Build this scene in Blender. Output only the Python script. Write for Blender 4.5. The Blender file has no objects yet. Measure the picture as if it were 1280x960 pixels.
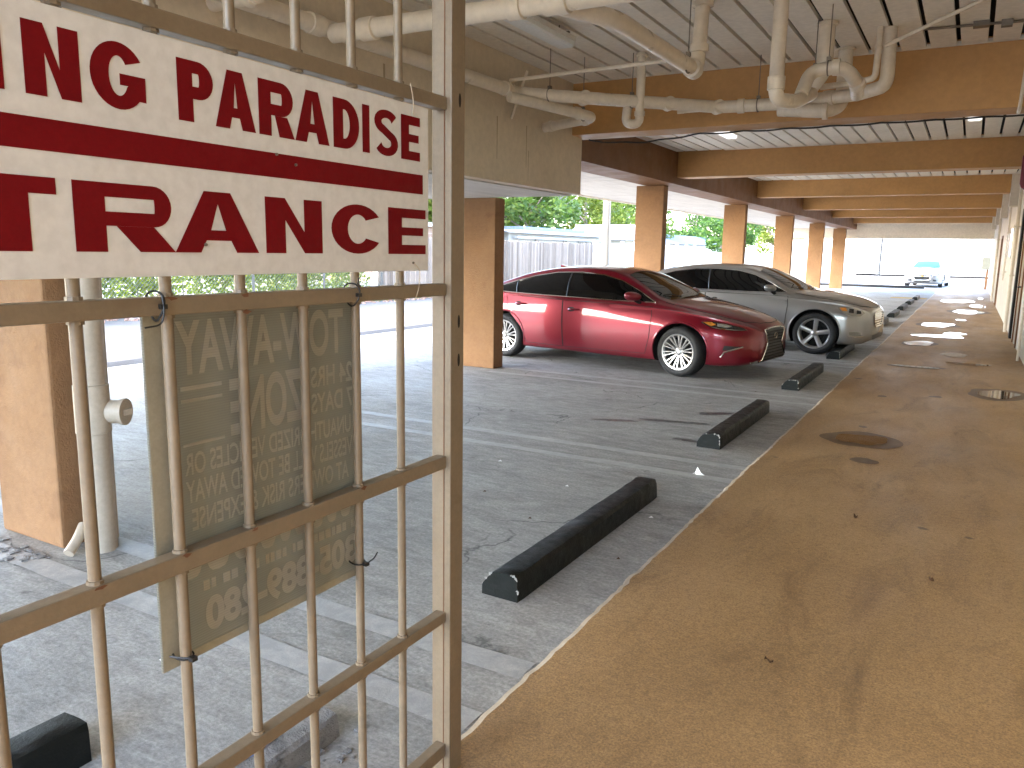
import bpy, bmesh, math, random
from mathutils import Vector, Matrix
from mathutils.bvhtree import BVHTree
from mathutils.geometry import tessellate_polygon
random.seed(7)
R = math.radians
sc = bpy.context.scene
COL = sc.collection

# ------------------------------------------------------------------ helpers
def tag(o, label=None, cat=None, group=None, kind=None):
    if label: o['label'] = label
    if cat: o['category'] = cat
    if group: o['group'] = group
    if kind: o['kind'] = kind
    return o

def thing(name, label, cat, loc=(0, 0, 0), rz=0, group=None):
    o = bpy.data.objects.new(name, None)
    o.empty_display_size = .1
    COL.objects.link(o)
    o.location = loc
    o.rotation_euler = (0, 0, rz)
    return tag(o, label, cat, group)

def copy_tree(o, parent=None):
    c = o.copy()
    COL.objects.link(c)
    if parent is not None:
        c.parent = parent
    for ch in list(o.children):
        copy_tree(ch, c)
    return c

class MB:
    def __init__(s):
        s.v = []; s.f = []; s.m = []; s.cur = 0
    def add(s, vs, fs):
        b = len(s.v)
        s.v += [tuple(p) for p in vs]
        for f in fs:
            s.f.append(tuple(i + b for i in f)); s.m.append(s.cur)
        return s
    def box(s, x0, x1, y0, y1, z0, z1):
        if x0 > x1: x0, x1 = x1, x0
        if y0 > y1: y0, y1 = y1, y0
        if z0 > z1: z0, z1 = z1, z0
        return s.add([(x0,y0,z0),(x1,y0,z0),(x1,y1,z0),(x0,y1,z0),(x0,y0,z1),(x1,y0,z1),(x1,y1,z1),(x0,y1,z1)],
                     [(0,3,2,1),(4,5,6,7),(0,1,5,4),(1,2,6,5),(2,3,7,6),(3,0,4,7)])
    def tube(s, pts, r, seg=12, caps=True, closed=False):
        pts = [Vector(p) for p in pts]
        n = len(pts)
        rr = r if isinstance(r, (list, tuple)) else [r] * n
        prev = None; rings = []
        for i, p in enumerate(pts):
            if closed:
                t = (pts[(i+1) % n] - pts[i-1])
            else:
                t = pts[min(i+1, n-1)] - pts[max(i-1, 0)]
            t.normalize()
            if prev is None:
                a = Vector((0,0,1)) if abs(t.z) < .9 else Vector((1,0,0))
                u = t.cross(a).normalized()
            else:
                u = (prev - t * prev.dot(t)).normalized()
            prev = u; w = t.cross(u)
            rings.append([p + (u*math.cos(2*math.pi*k/seg) + w*math.sin(2*math.pi*k/seg)) * rr[i] for k in range(seg)])
        vs = [q for rg in rings for q in rg]; fs = []
        m = n if closed else n - 1
        for i in range(m):
            for k in range(seg):
                a = i*seg + k; b = i*seg + (k+1) % seg
                c = ((i+1) % n)*seg + (k+1) % seg; d = ((i+1) % n)*seg + k
                fs.append((a, b, c, d))
        if caps and not closed:
            fs.append(tuple(range(seg-1, -1, -1)))
            fs.append(tuple((n-1)*seg + k for k in range(seg)))
        return s.add(vs, fs)
    def prism(s, poly, y0, y1, axis='y'):
        n = len(poly)
        def P(a, b, t):
            return {'y': (a, t, b), 'x': (t, a, b), 'z': (a, b, t)}[axis]
        vs = [P(a, b, y0) for a, b in poly] + [P(a, b, y1) for a, b in poly]
        fs = [tuple(range(n)), tuple(range(2*n-1, n-1, -1))]
        for i in range(n):
            j = (i+1) % n
            fs.append((i, i+n, j+n, j))
        return s.add(vs, fs)
    def lathe(s, prof, seg=40, axis='y', center=(0,0,0)):
        vs = []; fs = []
        n = len(prof)
        for k in range(seg):
            a = 2*math.pi*k/seg
            for (r, t) in prof:
                c, d = r*math.cos(a), r*math.sin(a)
                p = {'y': (c, t, d), 'z': (c, d, t), 'x': (t, c, d)}[axis]
                vs.append((p[0]+center[0], p[1]+center[1], p[2]+center[2]))
        for k in range(seg):
            for i in range(n-1):
                a = k*n+i; b = ((k+1) % seg)*n+i
                fs.append((a, b, b+1, a+1))
        return s.add(vs, fs)
    def build(s, name, mat, parent=None, bevel=0, smooth=False, ang=35, recalc=True, local=True):
        me = bpy.data.meshes.new(name)
        vs = s.v
        if parent is not None and local:
            L = parent_origin(parent)
            vs = [(a-L[0], b-L[1], c-L[2]) for a, b, c in vs]
        me.from_pydata(vs, [], s.f)
        mats = mat if isinstance(mat, (list, tuple)) else [mat]
        for m in mats: me.materials.append(m)
        for p, mi in zip(me.polygons, s.m): p.material_index = mi
        bm = bmesh.new(); bm.from_mesh(me)
        if recalc: bmesh.ops.recalc_face_normals(bm, faces=bm.faces)
        if bevel:
            es = [e for e in bm.edges if len(e.link_faces) == 2 and e.calc_face_angle(0) > .5]
            bmesh.ops.bevel(bm, geom=es, offset=bevel, segments=2, affect='EDGES', profile=.6, clamp_overlap=True)
        bm.to_mesh(me); bm.free()
        if smooth: shade(me, ang)
        o = bpy.data.objects.new(name, me)
        COL.objects.link(o)
        if parent is not None: o.parent = parent
        return o

def parent_origin(p):
    # location of the thing in the world for un-rotated things (parts share their thing's origin)
    while p.parent is not None: p = p.parent
    return p.location

def shade(me, ang=35):
    for p in me.polygons: p.use_smooth = True
    bm = bmesh.new(); bm.from_mesh(me)
    lim = R(ang)
    for e in bm.edges:
        e.smooth = not (len(e.link_faces) == 2 and e.calc_face_angle(0) > lim)
    bm.to_mesh(me); bm.free()

def bez_path(pts, rad, n=7):
    """polyline with filleted corners"""
    P = [Vector(p) for p in pts]
    out = [P[0]]
    for i in range(1, len(P)-1):
        a = (P[i-1]-P[i]); b = (P[i+1]-P[i])
        d = min(rad, a.length*.48, b.length*.48)
        p0 = P[i] + a.normalized()*d; p1 = P[i] + b.normalized()*d
        for k in range(n+1):
            t = k/n
            out.append(p0*(1-t)**2 + P[i]*2*t*(1-t) + p1*t*t)
    out.append(P[-1])
    return out

# ------------------------------------------------------------------ materials
def nodes(name):
    m = bpy.data.materials.new(name); m.use_nodes = True
    nt = m.node_tree
    return m, nt, nt.nodes['Principled BSDF']

def ramp(nt, fac, stops):
    r = nt.nodes.new('ShaderNodeValToRGB')
    e = r.color_ramp.elements
    while len(e) < len(stops): e.new(.5)
    for el, (p, c) in zip(e, stops):
        el.position = p
        el.color = (*c, 1) if not isinstance(c, (int, float)) else (c, c, c, 1)
    nt.links.new(fac, r.inputs['Fac'])
    return r.outputs['Color']

def noise(nt, vec, scale, detail=6, rough=.55, dist=0):
    n = nt.nodes.new('ShaderNodeTexNoise')
    n.inputs['Scale'].default_value = scale
    n.inputs['Detail'].default_value = detail
    n.inputs['Roughness'].default_value = rough
    n.inputs['Distortion'].default_value = dist
    nt.links.new(vec, n.inputs['Vector'])
    return n.outputs['Fac']

def mix(nt, fac, a, b, mode='MIX'):
    n = nt.nodes.new('ShaderNodeMix'); n.data_type = 'RGBA'; n.blend_type = mode
    for s, v in ((0, fac), (6, a), (7, b)):
        if isinstance(v, (int, float)): n.inputs[s].default_value = v
        elif isinstance(v, (tuple, list)): n.inputs[s].default_value = (*v, 1)
        else: nt.links.new(v, n.inputs[s])
    return n.outputs[2]

def mapping(nt, scale=(1,1,1), coord='Object', rot=(0,0,0)):
    tc = nt.nodes.new('ShaderNodeTexCoord'); mp = nt.nodes.new('ShaderNodeMapping')
    mp.inputs['Scale'].default_value = scale
    mp.inputs['Rotation'].default_value = rot
    nt.links.new(tc.outputs[coord], mp.inputs['Vector'])
    return mp.outputs['Vector']

def bump(nt, bs, h, strength, dist=.01):
    b = nt.nodes.new('ShaderNodeBump')
    b.inputs['Strength'].default_value = strength; b.inputs['Distance'].default_value = dist
    nt.links.new(h, b.inputs['Height']); nt.links.new(b.outputs['Normal'], bs.inputs['Normal'])
    return b

def painted(name, c, var=.12, scale=2.5, rough=.6, bscale=120, bstr=.15, bdist=.004, metallic=0, stretch=(1,1,1), dirt=None, spec=.5):
    """painted / plastered surface: large and small tone drift, fine grain, optional dirt patches"""
    m, nt, bs = nodes(name)
    v = mapping(nt, stretch)
    dk = tuple(x*(1-var) for x in c); lt = tuple(min(1, x*(1+var)) for x in c)
    a = ramp(nt, noise(nt, v, scale, 8, .6), [(.3, dk), (.7, lt)])
    f = ramp(nt, noise(nt, v, scale*14, 4, .6), [(.35, .82), (.65, 1.0)])
    col = mix(nt, .6, a, f, 'MULTIPLY')
    if dirt:
        d = ramp(nt, noise(nt, v, scale*1.7, 9, .68, .6), [(.56, 0), (.72, 1)])
        dd = nt.nodes.new('ShaderNodeMath'); dd.operation = 'MULTIPLY'; dd.inputs[1].default_value = dirt[1]
        nt.links.new(d, dd.inputs[0])
        col = mix(nt, dd.outputs[0], col, dirt[0])
    nt.links.new(col, bs.inputs['Base Color'])
    rr = ramp(nt, noise(nt, v, scale*3, 5), [(.3, max(.02, rough-.1)), (.7, min(1, rough+.1))])
    nt.links.new(rr, bs.inputs['Roughness'])
    bs.inputs['Metallic'].default_value = metallic
    bs.inputs['Specular IOR Level'].default_value = spec
    if bstr: bump(nt, bs, noise(nt, v, bscale, 4, .7), bstr, bdist)
    return m

def plain(name, c, rough=.5, metallic=0, coat=0, spec=.5, emit=None):
    m, nt, bs = nodes(name)
    v = mapping(nt)
    col = ramp(nt, noise(nt, v, 30, 4), [(.3, tuple(x*.93 for x in c)), (.7, tuple(min(1, x*1.05) for x in c))])
    nt.links.new(col, bs.inputs['Base Color'])
    bs.inputs['Roughness'].default_value = rough
    bs.inputs['Metallic'].default_value = metallic
    bs.inputs['Coat Weight'].default_value = coat
    bs.inputs['Coat Roughness'].default_value = .03
    bs.inputs['Specular IOR Level'].default_value = spec
    if emit:
        bs.inputs['Emission Color'].default_value = (*emit[0], 1)
        bs.inputs['Emission Strength'].default_value = emit[1]
    return m

def lot_material():
    m, nt, bs = nodes('worn_grey_concrete')
    v = mapping(nt); vs = mapping(nt, (.6, 1.6, 1), rot=(0, 0, R(25)))
    base = ramp(nt, noise(nt, v, .9, 9, .62), [(.28, (.225,.222,.208)), (.5, (.305,.30,.28)), (.72, (.395,.388,.365))])
    streak = ramp(nt, noise(nt, vs, 2.2, 10, .72, 1.2), [(.40, 0), (.62, 1)])
    col = mix(nt, streak, base, (.395,.388,.365))
    spot = ramp(nt, noise(nt, v, 5.5, 10, .75, .4), [(.60, 0), (.72, 1)])
    spm = nt.nodes.new('ShaderNodeMath'); spm.operation = 'MULTIPLY'; spm.inputs[1].default_value = .7
    nt.links.new(spot, spm.inputs[0])
    col = mix(nt, spm.outputs[0], col, (.085,.085,.083))
    fine = ramp(nt, noise(nt, v, 60, 5, .7), [(.3, .60), (.65, 1.12)])
    col = mix(nt, .9, col, fine, 'MULTIPLY')
    mid = ramp(nt, noise(nt, vs, 11, 9, .75, .8), [(.35, .68), (.6, 1.1)])
    col = mix(nt, .8, col, mid, 'MULTIPLY')
    # cracks
    vo = nt.nodes.new('ShaderNodeTexVoronoi'); vo.feature = 'DISTANCE_TO_EDGE'; vo.inputs['Scale'].default_value = .55
    dv = nt.nodes.new('ShaderNodeVectorMath'); dv.operation = 'ADD'
    nz = nt.nodes.new('ShaderNodeTexNoise'); nz.inputs['Scale'].default_value = 1.4; nz.inputs['Detail'].default_value = 8
    nt.links.new(v, nz.inputs['Vector'])
    nt.links.new(v, dv.inputs[0]); nt.links.new(nz.outputs['Color'], dv.inputs[1])
    nt.links.new(dv.outputs[0], vo.inputs['Vector'])
    cr = ramp(nt, vo.outputs['Distance'], [(.0, 1), (.006, 0)])
    gate = ramp(nt, noise(nt, v, .8, 2), [(.5, 0), (.55, .8)])
    cm = nt.nodes.new('ShaderNodeMath'); cm.operation = 'MULTIPLY'
    nt.links.new(cr, cm.inputs[0]); nt.links.new(gate, cm.inputs[1])
    col = mix(nt, cm.outputs[0], col, (.05,.05,.05))
    nt.links.new(col, bs.inputs['Base Color'])
    rr = ramp(nt, noise(nt, v, 1.3, 8, .65), [(.3, .50), (.55, .64), (.75, .75)])
    bs.inputs['Specular IOR Level'].default_value = .12
    nt.links.new(rr, bs.inputs['Roughness'])
    h = mix(nt, .5, noise(nt, v, 90, 5, .75), noise(nt, vs, 14, 8, .7))
    bump(nt, bs, h, .45, .006)
    return m

def walk_material():
    m, nt, bs = nodes('tan_coated_walkway')
    v = mapping(nt); vs = mapping(nt, (1.7, .55, 1))
    base = ramp(nt, noise(nt, v, .8, 8, .6), [(.3, (.335,.196,.080)), (.5, (.41,.245,.103)), (.7, (.49,.305,.137))])
    st = ramp(nt, noise(nt, vs, 1.9, 10, .7, 1.), [(.50, 0), (.72, .75)])
    col = mix(nt, st, base, (.20,.112,.045))
    wear = ramp(nt, noise(nt, vs, 3.1, 9, .7, .7), [(.6, 0), (.78, .45)])
    col = mix(nt, wear, col, (.50,.325,.16))
    sp = ramp(nt, noise(nt, v, 7, 10, .8), [(.68, 0), (.76, .55)])
    col = mix(nt, sp, col, (.13,.085,.05))
    fine = ramp(nt, noise(nt, v, 120, 4, .8), [(.32, .42), (.66, 1.18)])
    col = mix(nt, .9, col, fine, 'MULTIPLY')
    grit = ramp(nt, noise(nt, v, 34, 8, .8), [(.34, .66), (.6, 1.08)])
    col = mix(nt, .8, col, grit, 'MULTIPLY')
    vl = mapping(nt, (.35, 9, 1), rot=(0, 0, R(-14)))
    sc_ = ramp(nt, noise(nt, vl, 1.3, 6, .8, .3), [(.70, 0), (.735, .5)])
    col = mix(nt, sc_, col, (.45,.34,.21))
    gum = ramp(nt, noise(nt, v, 3.2, 2, .4), [(.735, 0), (.75, .75)])
    col = mix(nt, gum, col, (.075,.05,.03))
    nt.links.new(col, bs.inputs['Base Color'])
    rr = ramp(nt, noise(nt, vs, 1.1, 8, .6), [(.3, .42), (.7, .68)])
    bs.inputs['Specular IOR Level'].default_value = .35
    nt.links.new(rr, bs.inputs['Roughness'])
    bump(nt, bs, noise(nt, v, 170, 4, .8), .5, .004)
    return m

def stripe_material():
    m, nt, bs = nodes('worn_white_paint')
    v = mapping(nt)
    w = ramp(nt, noise(nt, v, 9, 10, .75, .5), [(.40, 0), (.62, .9)])
    w2 = ramp(nt, noise(nt, v, 70, 6, .8), [(.32, .3), (.6, 1)])
    wm = nt.nodes.new('ShaderNodeMath'); wm.operation = 'MULTIPLY'
    nt.links.new(w, wm.inputs[0]); nt.links.new(w2, wm.inputs[1])
    col = mix(nt, wm.outputs[0], (.30,.302,.295), (.47,.455,.425))
    nt.links.new(col, bs.inputs['Base Color'])
    bs.inputs['Roughness'].default_value = .55
    bump(nt, bs, noise(nt, v, 110, 5, .7), .4, .004)
    return m

def car_paint(name, c, metallic=.55, flake=.12):
    m, nt, bs = nodes(name)
    v = mapping(nt)
    col = ramp(nt, noise(nt, v, 900, 2), [(.3, tuple(x*(1-flake) for x in c)), (.7, tuple(min(1, x*(1+flake)) for x in c))])
    nt.links.new(col, bs.inputs['Base Color'])
    bs.inputs['Metallic'].default_value = metallic
    bs.inputs['Roughness'].default_value = .34
    bs.inputs['Coat Weight'].default_value = 1
    bs.inputs['Coat Roughness'].default_value = .06
    return m

def leaf_mat(name, c1, c2, c3):
    m, nt, bs = nodes(name)
    g = nt.nodes.new('ShaderNodeNewGeometry')
    col = ramp(nt, g.outputs['Random Per Island'], [(.0, c1), (.5, c2), (1., c3)])
    nt.links.new(col, bs.inputs['Base Color'])
    bs.inputs['Roughness'].default_value = .5
    bs.inputs['Specular IOR Level'].default_value = .3
    tr = nt.nodes.new('ShaderNodeBsdfTranslucent')
    lt = mix(nt, 1., col, (1.25, 1.3, .7), 'MULTIPLY')
    nt.links.new(lt, tr.inputs['Color'])
    ms = nt.nodes.new('ShaderNodeMixShader'); ms.inputs[0].default_value = .4
    nt.links.new(bs.outputs[0], ms.inputs[1]); nt.links.new(tr.outputs[0], ms.inputs[2])
    nt.links.new(ms.outputs[0], nt.nodes['Material Output'].inputs['Surface'])
    return m

def board_mat(name, c1, c2, width, axis=1):
    """weathered boards of a given width, one tone each, streaked along the grain"""
    m, nt, bs = nodes(name)
    tc = nt.nodes.new('ShaderNodeTexCoord'); sp = nt.nodes.new('ShaderNodeSeparateXYZ')
    nt.links.new(tc.outputs['Object'], sp.inputs[0])
    d = nt.nodes.new('ShaderNodeMath'); d.operation = 'DIVIDE'; d.inputs[1].default_value = width
    nt.links.new(sp.outputs[axis], d.inputs[0])
    fl = nt.nodes.new('ShaderNodeMath'); fl.operation = 'FLOOR'; nt.links.new(d.outputs[0], fl.inputs[0])
    wn = nt.nodes.new('ShaderNodeTexWhiteNoise'); wn.noise_dimensions = '1D'; nt.links.new(fl.outputs[0], wn.inputs['W'])
    col = ramp(nt, wn.outputs['Value'], [(0, c1), (1, c2)])
    v = mapping(nt, (14, 14, 1.2))
    g = ramp(nt, noise(nt, v, 2.2, 7, .7), [(.3, .55), (.7, 1.1)])
    col = mix(nt, .8, col, g, 'MULTIPLY')
    nt.links.new(col, bs.inputs['Base Color'])
    bs.inputs['Roughness'].default_value = .85
    return m

def brick_mat(name, c1, c2, mortar):
    m, nt, bs = nodes(name)
    v = mapping(nt, (1, 1, 1), rot=(R(90), 0, R(90)))
    b = nt.nodes.new('ShaderNodeTexBrick')
    b.inputs['Color1'].default_value = (*c1, 1); b.inputs['Color2'].default_value = (*c2, 1); b.inputs['Mortar'].default_value = (*mortar, 1)
    b.inputs['Scale'].default_value = 2.2; b.inputs['Mortar Size'].default_value = .03
    nt.links.new(v, b.inputs['Vector'])
    nt.links.new(b.outputs['Color'], bs.inputs['Base Color'])
    bs.inputs['Roughness'].default_value = .9
    return m

MT = {}
MT['lot'] = lot_material()
MT['walk'] = walk_material()
MT['stripe'] = stripe_material()
MT['ground'] = painted('pale_yard_ground', (.24,.225,.20), .2, .5, .9, 60, .3, .01, spec=.08)
MT['alley'] = painted('pale_worn_asphalt', (.12,.115,.108), .2, .7, .85, 90, .4, .008, spec=.08, dirt=((.07,.066,.06), .5))
MT['asphalt'] = painted('dark_asphalt_strip', (.045,.044,.044), .2, 1.5, .8, 120, .4, .006, spec=.08)
MT['yard'] = painted('pale_concrete_yard', (.30,.285,.27), .14, .6, .8, 60, .2, .006, spec=.08, dirt=((.28,.25,.22), .4))
MT['ceil'] = painted('cream_ceiling_paint', (.79,.735,.655), .06, 1.3, .62, 60, .15, .004, dirt=((.62,.55,.46), .5))
MT['gap'] = plain('dark_ceiling_gap', (.008,.006,.005), .9)
MT['beam'] = painted('tan_beam_paint', (.47,.25,.085), .09, 1.2, .55, 90, .12, .004, dirt=((.36,.185,.065), .5))
MT['girder'] = painted('brown_girder_paint', (.17,.075,.026), .1, 1.2, .6, 90, .12, .004, spec=.25)
MT['column'] = painted('peach_column_stucco', (.29,.158,.076), .12, 1.6, .75, 60, .7, .008, dirt=((.19,.10,.05), .75), spec=.2)
MT['bulk'] = painted('cream_bulkhead_paint', (.62,.53,.40), .06, 1.2, .55, 110, .1, .003, dirt=((.42,.35,.25), .5))
MT['soffit'] = painted('white_soffit_boards', (.58,.545,.50), .1, 1.4, .7, 40, .25, .006, stretch=(4, .35, 1), dirt=((.40,.365,.33), .8))
MT['wall'] = painted('cream_wall_paint', (.66,.58,.47), .07, 1.1, .6, 80, .2, .004, dirt=((.50,.43,.34), .45))
MT['fascia'] = painted('cream_fascia_paint', (.78,.70,.58), .05, 1.0, .6, 80, .1, .003)
MT['gate'] = painted('beige_gate_enamel', (.195,.148,.096), .09, 6, .42, 200, .2, .002, dirt=((.14,.095,.055), .5))
MT['rust'] = plain('rust', (.13,.055,.025), .9)
MT['signw'] = painted('white_sign_board', (.63,.635,.635), .03, 3, .45, 60, .05, .002)
MT['signr'] = painted('dark_red_lettering', (.15,.002,.005), .06, 9, .6, 60, 0, spec=.15)
MT['tow'] = painted('grey_green_plastic', (.29,.285,.245), .05, 5, .5, 240, .12, .002, stretch=(1, .2, 4))
MT['towpale'] = painted('pale_plastic', (.30,.285,.225), .08, 9, .55, 100, 0)
MT['towletter'] = painted('pale_show_through_lettering', (.56,.545,.485), .10, 9, .55, 300, .15, .002, stretch=(1, .2, 4))
def translucent(m, c, f):
    nt = m.node_tree; bs = nt.nodes['Principled BSDF']
    tr = nt.nodes.new('ShaderNodeBsdfTranslucent'); tr.inputs['Color'].default_value = (*c, 1)
    ms = nt.nodes.new('ShaderNodeMixShader'); ms.inputs[0].default_value = f
    nt.links.new(bs.outputs[0], ms.inputs[1]); nt.links.new(tr.outputs[0], ms.inputs[2])
    nt.links.new(ms.outputs[0], nt.nodes['Material Output'].inputs['Surface'])
translucent(MT['tow'], (.31,.305,.265), .5)
translucent(MT['towletter'], (.55,.53,.47), .5)
def corrugate(m):
    nt = m.node_tree; bs = nt.nodes['Principled BSDF']
    wv = nt.nodes.new('ShaderNodeTexWave'); wv.bands_direction = 'Z'; wv.inputs['Scale'].default_value = 62; wv.inputs['Distortion'].default_value = .6
    nt.links.new(mapping(nt), wv.inputs['Vector'])
    lk = bs.inputs['Base Color'].links[0].from_socket
    f = ramp(nt, wv.outputs['Fac'], [(.2, .72), (.8, 1.15)])
    nt.links.new(mix(nt, .8, lk, f, 'MULTIPLY'), bs.inputs['Base Color'])
corrugate(MT['tow']); corrugate(MT['towletter'])
MT['black'] = plain('black_plastic', (.012,.012,.012), .45)
MT['stop'] = painted('black_green_stop_paint', (.005,.0072,.0066), .2, 7, .5, 90, .4, .006, dirt=((.022,.023,.022), .5), spec=.25)
MT['stopchip'] = painted('bare_chipped_concrete', (.42,.41,.38), .15, 20, .9, 100, .4, .006)
MT['stopworn'] = painted('bare_worn_stop', (.21,.205,.20), .3, 8, .7, 70, .9, .01, dirt=((.03,.03,.03), .9))
MT['bluepaint'] = painted('faded_blue_paint', (.10,.16,.36), .25, 16, .6, 90, .3, .004)
MT['pvc'] = painted('cream_pipe_paint', (.66,.575,.46), .05, 1.2, .34, 40, .02, .001, dirt=((.50,.41,.30), .5))
MT['pvcw'] = painted('white_pipe_paint', (.50,.42,.32), .06, 3, .45, 100, .1, .002, dirt=((.38,.30,.21), .5))
MT['steel'] = plain('dull_steel', (.20,.17,.14), .5, .6)
MT['lens'] = plain('frosted_lamp_lens', (.72,.74,.74), .35)
MT['lampbody'] = plain('white_lamp_body', (.62,.60,.56), .5)
MT['cable'] = plain('black_cable', (.02,.018,.016), .6)
MT['leafy'] = plain('dry_leaf', (.075,.035,.014), .7)
MT['paper'] = plain('white_paper', (.85,.85,.83), .7)
MT['redp'] = car_paint('red_car_paint', (.18,.0015,.013), .5)
MT['silverp'] = car_paint('warm_silver_car_paint', (.33,.325,.315), .75, .06)
MT['whitep'] = car_paint('pearl_white_car_paint', (.17,.17,.173), .1, .03)
MT['glass'] = plain('dark_car_glass', (.004,.004,.004), .025, 0, 0, .28)
MT['bglass'] = plain('blue_tinted_car_glass', (.03,.10,.22), .03, .3, 0, .8)
MT['chrome'] = plain('bright_chrome', (.80,.79,.77), .12, 1)
MT['alloy'] = plain('silver_alloy', (.46,.455,.45), .28, .85)
MT['dark'] = plain('dark_underbody', (.008,.008,.008), .8)
MT['tyre'] = painted('tyre_rubber', (.016,.016,.017), .15, 20, .75, 200, .3, .002)
MT['lampclear'] = plain('clear_headlamp', (.42,.41,.38), .08, .5, 1)
MT['amber'] = plain('amber_reflector', (.55,.20,.03), .2, .1, 1)
MT['lampdark'] = plain('dark_headlamp', (.03,.028,.028), .08, .2, 1)
MT['wood'] = board_mat('weathered_fence_boards', (.19,.165,.14), (.40,.355,.31), .14)
MT['vinyl'] = painted('white_vinyl', (.50,.505,.51), .03, 1, .4, 40, 0)
MT['galv'] = plain('galvanised_wire', (.16,.165,.16), .5, .4)
MT['hwall'] = painted('white_house_wall', (.34,.335,.31), .04, 1, .8, 40, .1)
MT['hwall2'] = painted('pale_cream_house_wall', (.34,.31,.24), .04, 1, .8, 40, .1)
MT['roofb'] = painted('blue_grey_roof', (.15,.18,.225), .1, 3, .7, 30, .3)
MT['roofw'] = painted('white_flat_roof', (.42,.42,.42), .05, 2, .7, 30, .1)
MT['win'] = plain('dark_house_window', (.05,.06,.07), .1)
MT['brick'] = brick_mat('pale_brick', (.24,.16,.12), (.30,.21,.16), (.36,.33,.30))
MT['farwall'] = painted('white_far_wall', (.80,.81,.82), .04, .5, .8, 40, .05, dirt=((.66,.70,.74), .5))
MT['peach'] = painted('pale_peach_wall', (.74,.60,.46), .05, .7, .8, 40, .05)
MT['bark'] = painted('grey_bark', (.20,.17,.14), .3, 3, .9, 30, .6, .02, stretch=(6, 6, 1))
MT['polew'] = painted('weathered_pole_wood', (.16,.145,.12), .2, 2, .9, 40, .5, .01, stretch=(8, 8, .8))
MT['leafA'] = leaf_mat('bright_leaves', (.075,.105,.014), (.125,.165,.024), (.19,.215,.045))
MT['leafB'] = leaf_mat('mid_leaves', (.045,.08,.016), (.08,.13,.026), (.135,.175,.042))
MT['leafC'] = leaf_mat('deep_leaves', (.03,.07,.018), (.06,.125,.025), (.11,.19,.04))
MT['leafH'] = leaf_mat('hedge_leaves', (.11,.16,.018), (.19,.25,.035), (.29,.32,.065))
MT['weed'] = leaf_mat('weed_leaves', (.10,.15,.03), (.16,.22,.05), (.24,.27,.08))
MT['ybox'] = painted('olive_grey_box', (.20,.17,.11), .1, 6, .6, 60, .1)
MT['maroon'] = plain('maroon_enamel', (.16,.012,.03), .4)
MT['yellow'] = painted('yellow_kerb_paint', (.45,.28,.03), .2, 6, .7, 60, .2)
MT['kerbblack'] = painted('black_kerb_paint', (.02,.02,.02), .2, 4, .7, 60, .3)
def water_mat():
    m, nt, bs = nodes('puddle_water')
    bs.inputs['Base Color'].default_value = (.075,.042,.02, 1)
    v = mapping(nt)
    rr = ramp(nt, noise(nt, v, 6, 4), [(.3, .02), (.7, .07)])
    nt.links.new(rr, bs.inputs['Roughness'])
    bs.inputs['IOR'].default_value = 1.4
    return m
MT['water'] = water_mat()
def damp_mat():
    m, nt, bs = nodes('damp_walkway')
    v = mapping(nt)
    col = ramp(nt, noise(nt, v, 12, 8, .7), [(.3, (.085,.046,.018)), (.7, (.15,.088,.038))])
    nt.links.new(col, bs.inputs['Base Color'])
    bs.inputs['Roughness'].default_value = .5
    bs.inputs['Specular IOR Level'].default_value = .3
    bump(nt, bs, noise(nt, v, 150, 3), .2, .003)
    return m
MT['damp'] = damp_mat()

def sheet(name, poly, z, mat, label=None):
    me = bpy.data.meshes.new(name)
    tris = tessellate_polygon([[Vector((x, y, 0)) for x, y in poly]])
    me.from_pydata([(x, y, z) for x, y in poly], [], [tuple(t) for t in tris])
    bm = bmesh.new(); bm.from_mesh(me)
    for f in bm.faces:
        if f.normal.z < 0: f.normal_flip()
    bm.to_mesh(me); bm.free()
    me.materials.append(mat)
    o = bpy.data.objects.new(name, me); COL.objects.link(o)
    return tag(o, label, None, None, 'structure')

def blob(cx, cy, rx, ry, seed, n=44, amp=.25):
    rnd = random.Random(seed)
    ph = [rnd.uniform(0, 6.28) for _ in range(6)]
    out = []
    for k in range(n):
        a = 2*math.pi*k/n
        q = 1 + amp*sum(math.sin((j+2)*a + ph[j])/(j+1.5) for j in range(6))*.6
        out.append((cx + rx*q*math.cos(a), cy + ry*q*math.sin(a)))
    return out

# ------------------------------------------------------------------ ground
def rect(x0, x1, y0, y1): return [(x0, y0), (x1, y0), (x1, y1), (x0, y1)]
tag(sheet('ground', rect(-400, 400, -300, 600), -.03, MT['ground']), 'pale bare ground reaching away past the fences to the horizon', 'ground')
tag(sheet('alley_road', rect(-15.7, -9.9, -40, 44.8), -.018, MT['alley']), 'pale worn alley between the car park and the fences', 'road')
tag(sheet('asphalt_strip', rect(-9.9, -9.35, -40, 44.8), -.012, MT['asphalt']), 'narrow dark asphalt strip along the outer edge of the car park', 'asphalt')
tag(sheet('far_yard', rect(-15.7, 30, 44.8, 80), -.012, MT['yard']), 'bright pale concrete yard beyond the far end of the garage', 'yard')
# lot with an edge as subdivided sheet
tag(sheet('parking_floor', rect(-9.4, -1.2, -12, 44.8), 0.0, MT['lot']), 'worn blue grey concrete parking floor', 'floor')
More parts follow.
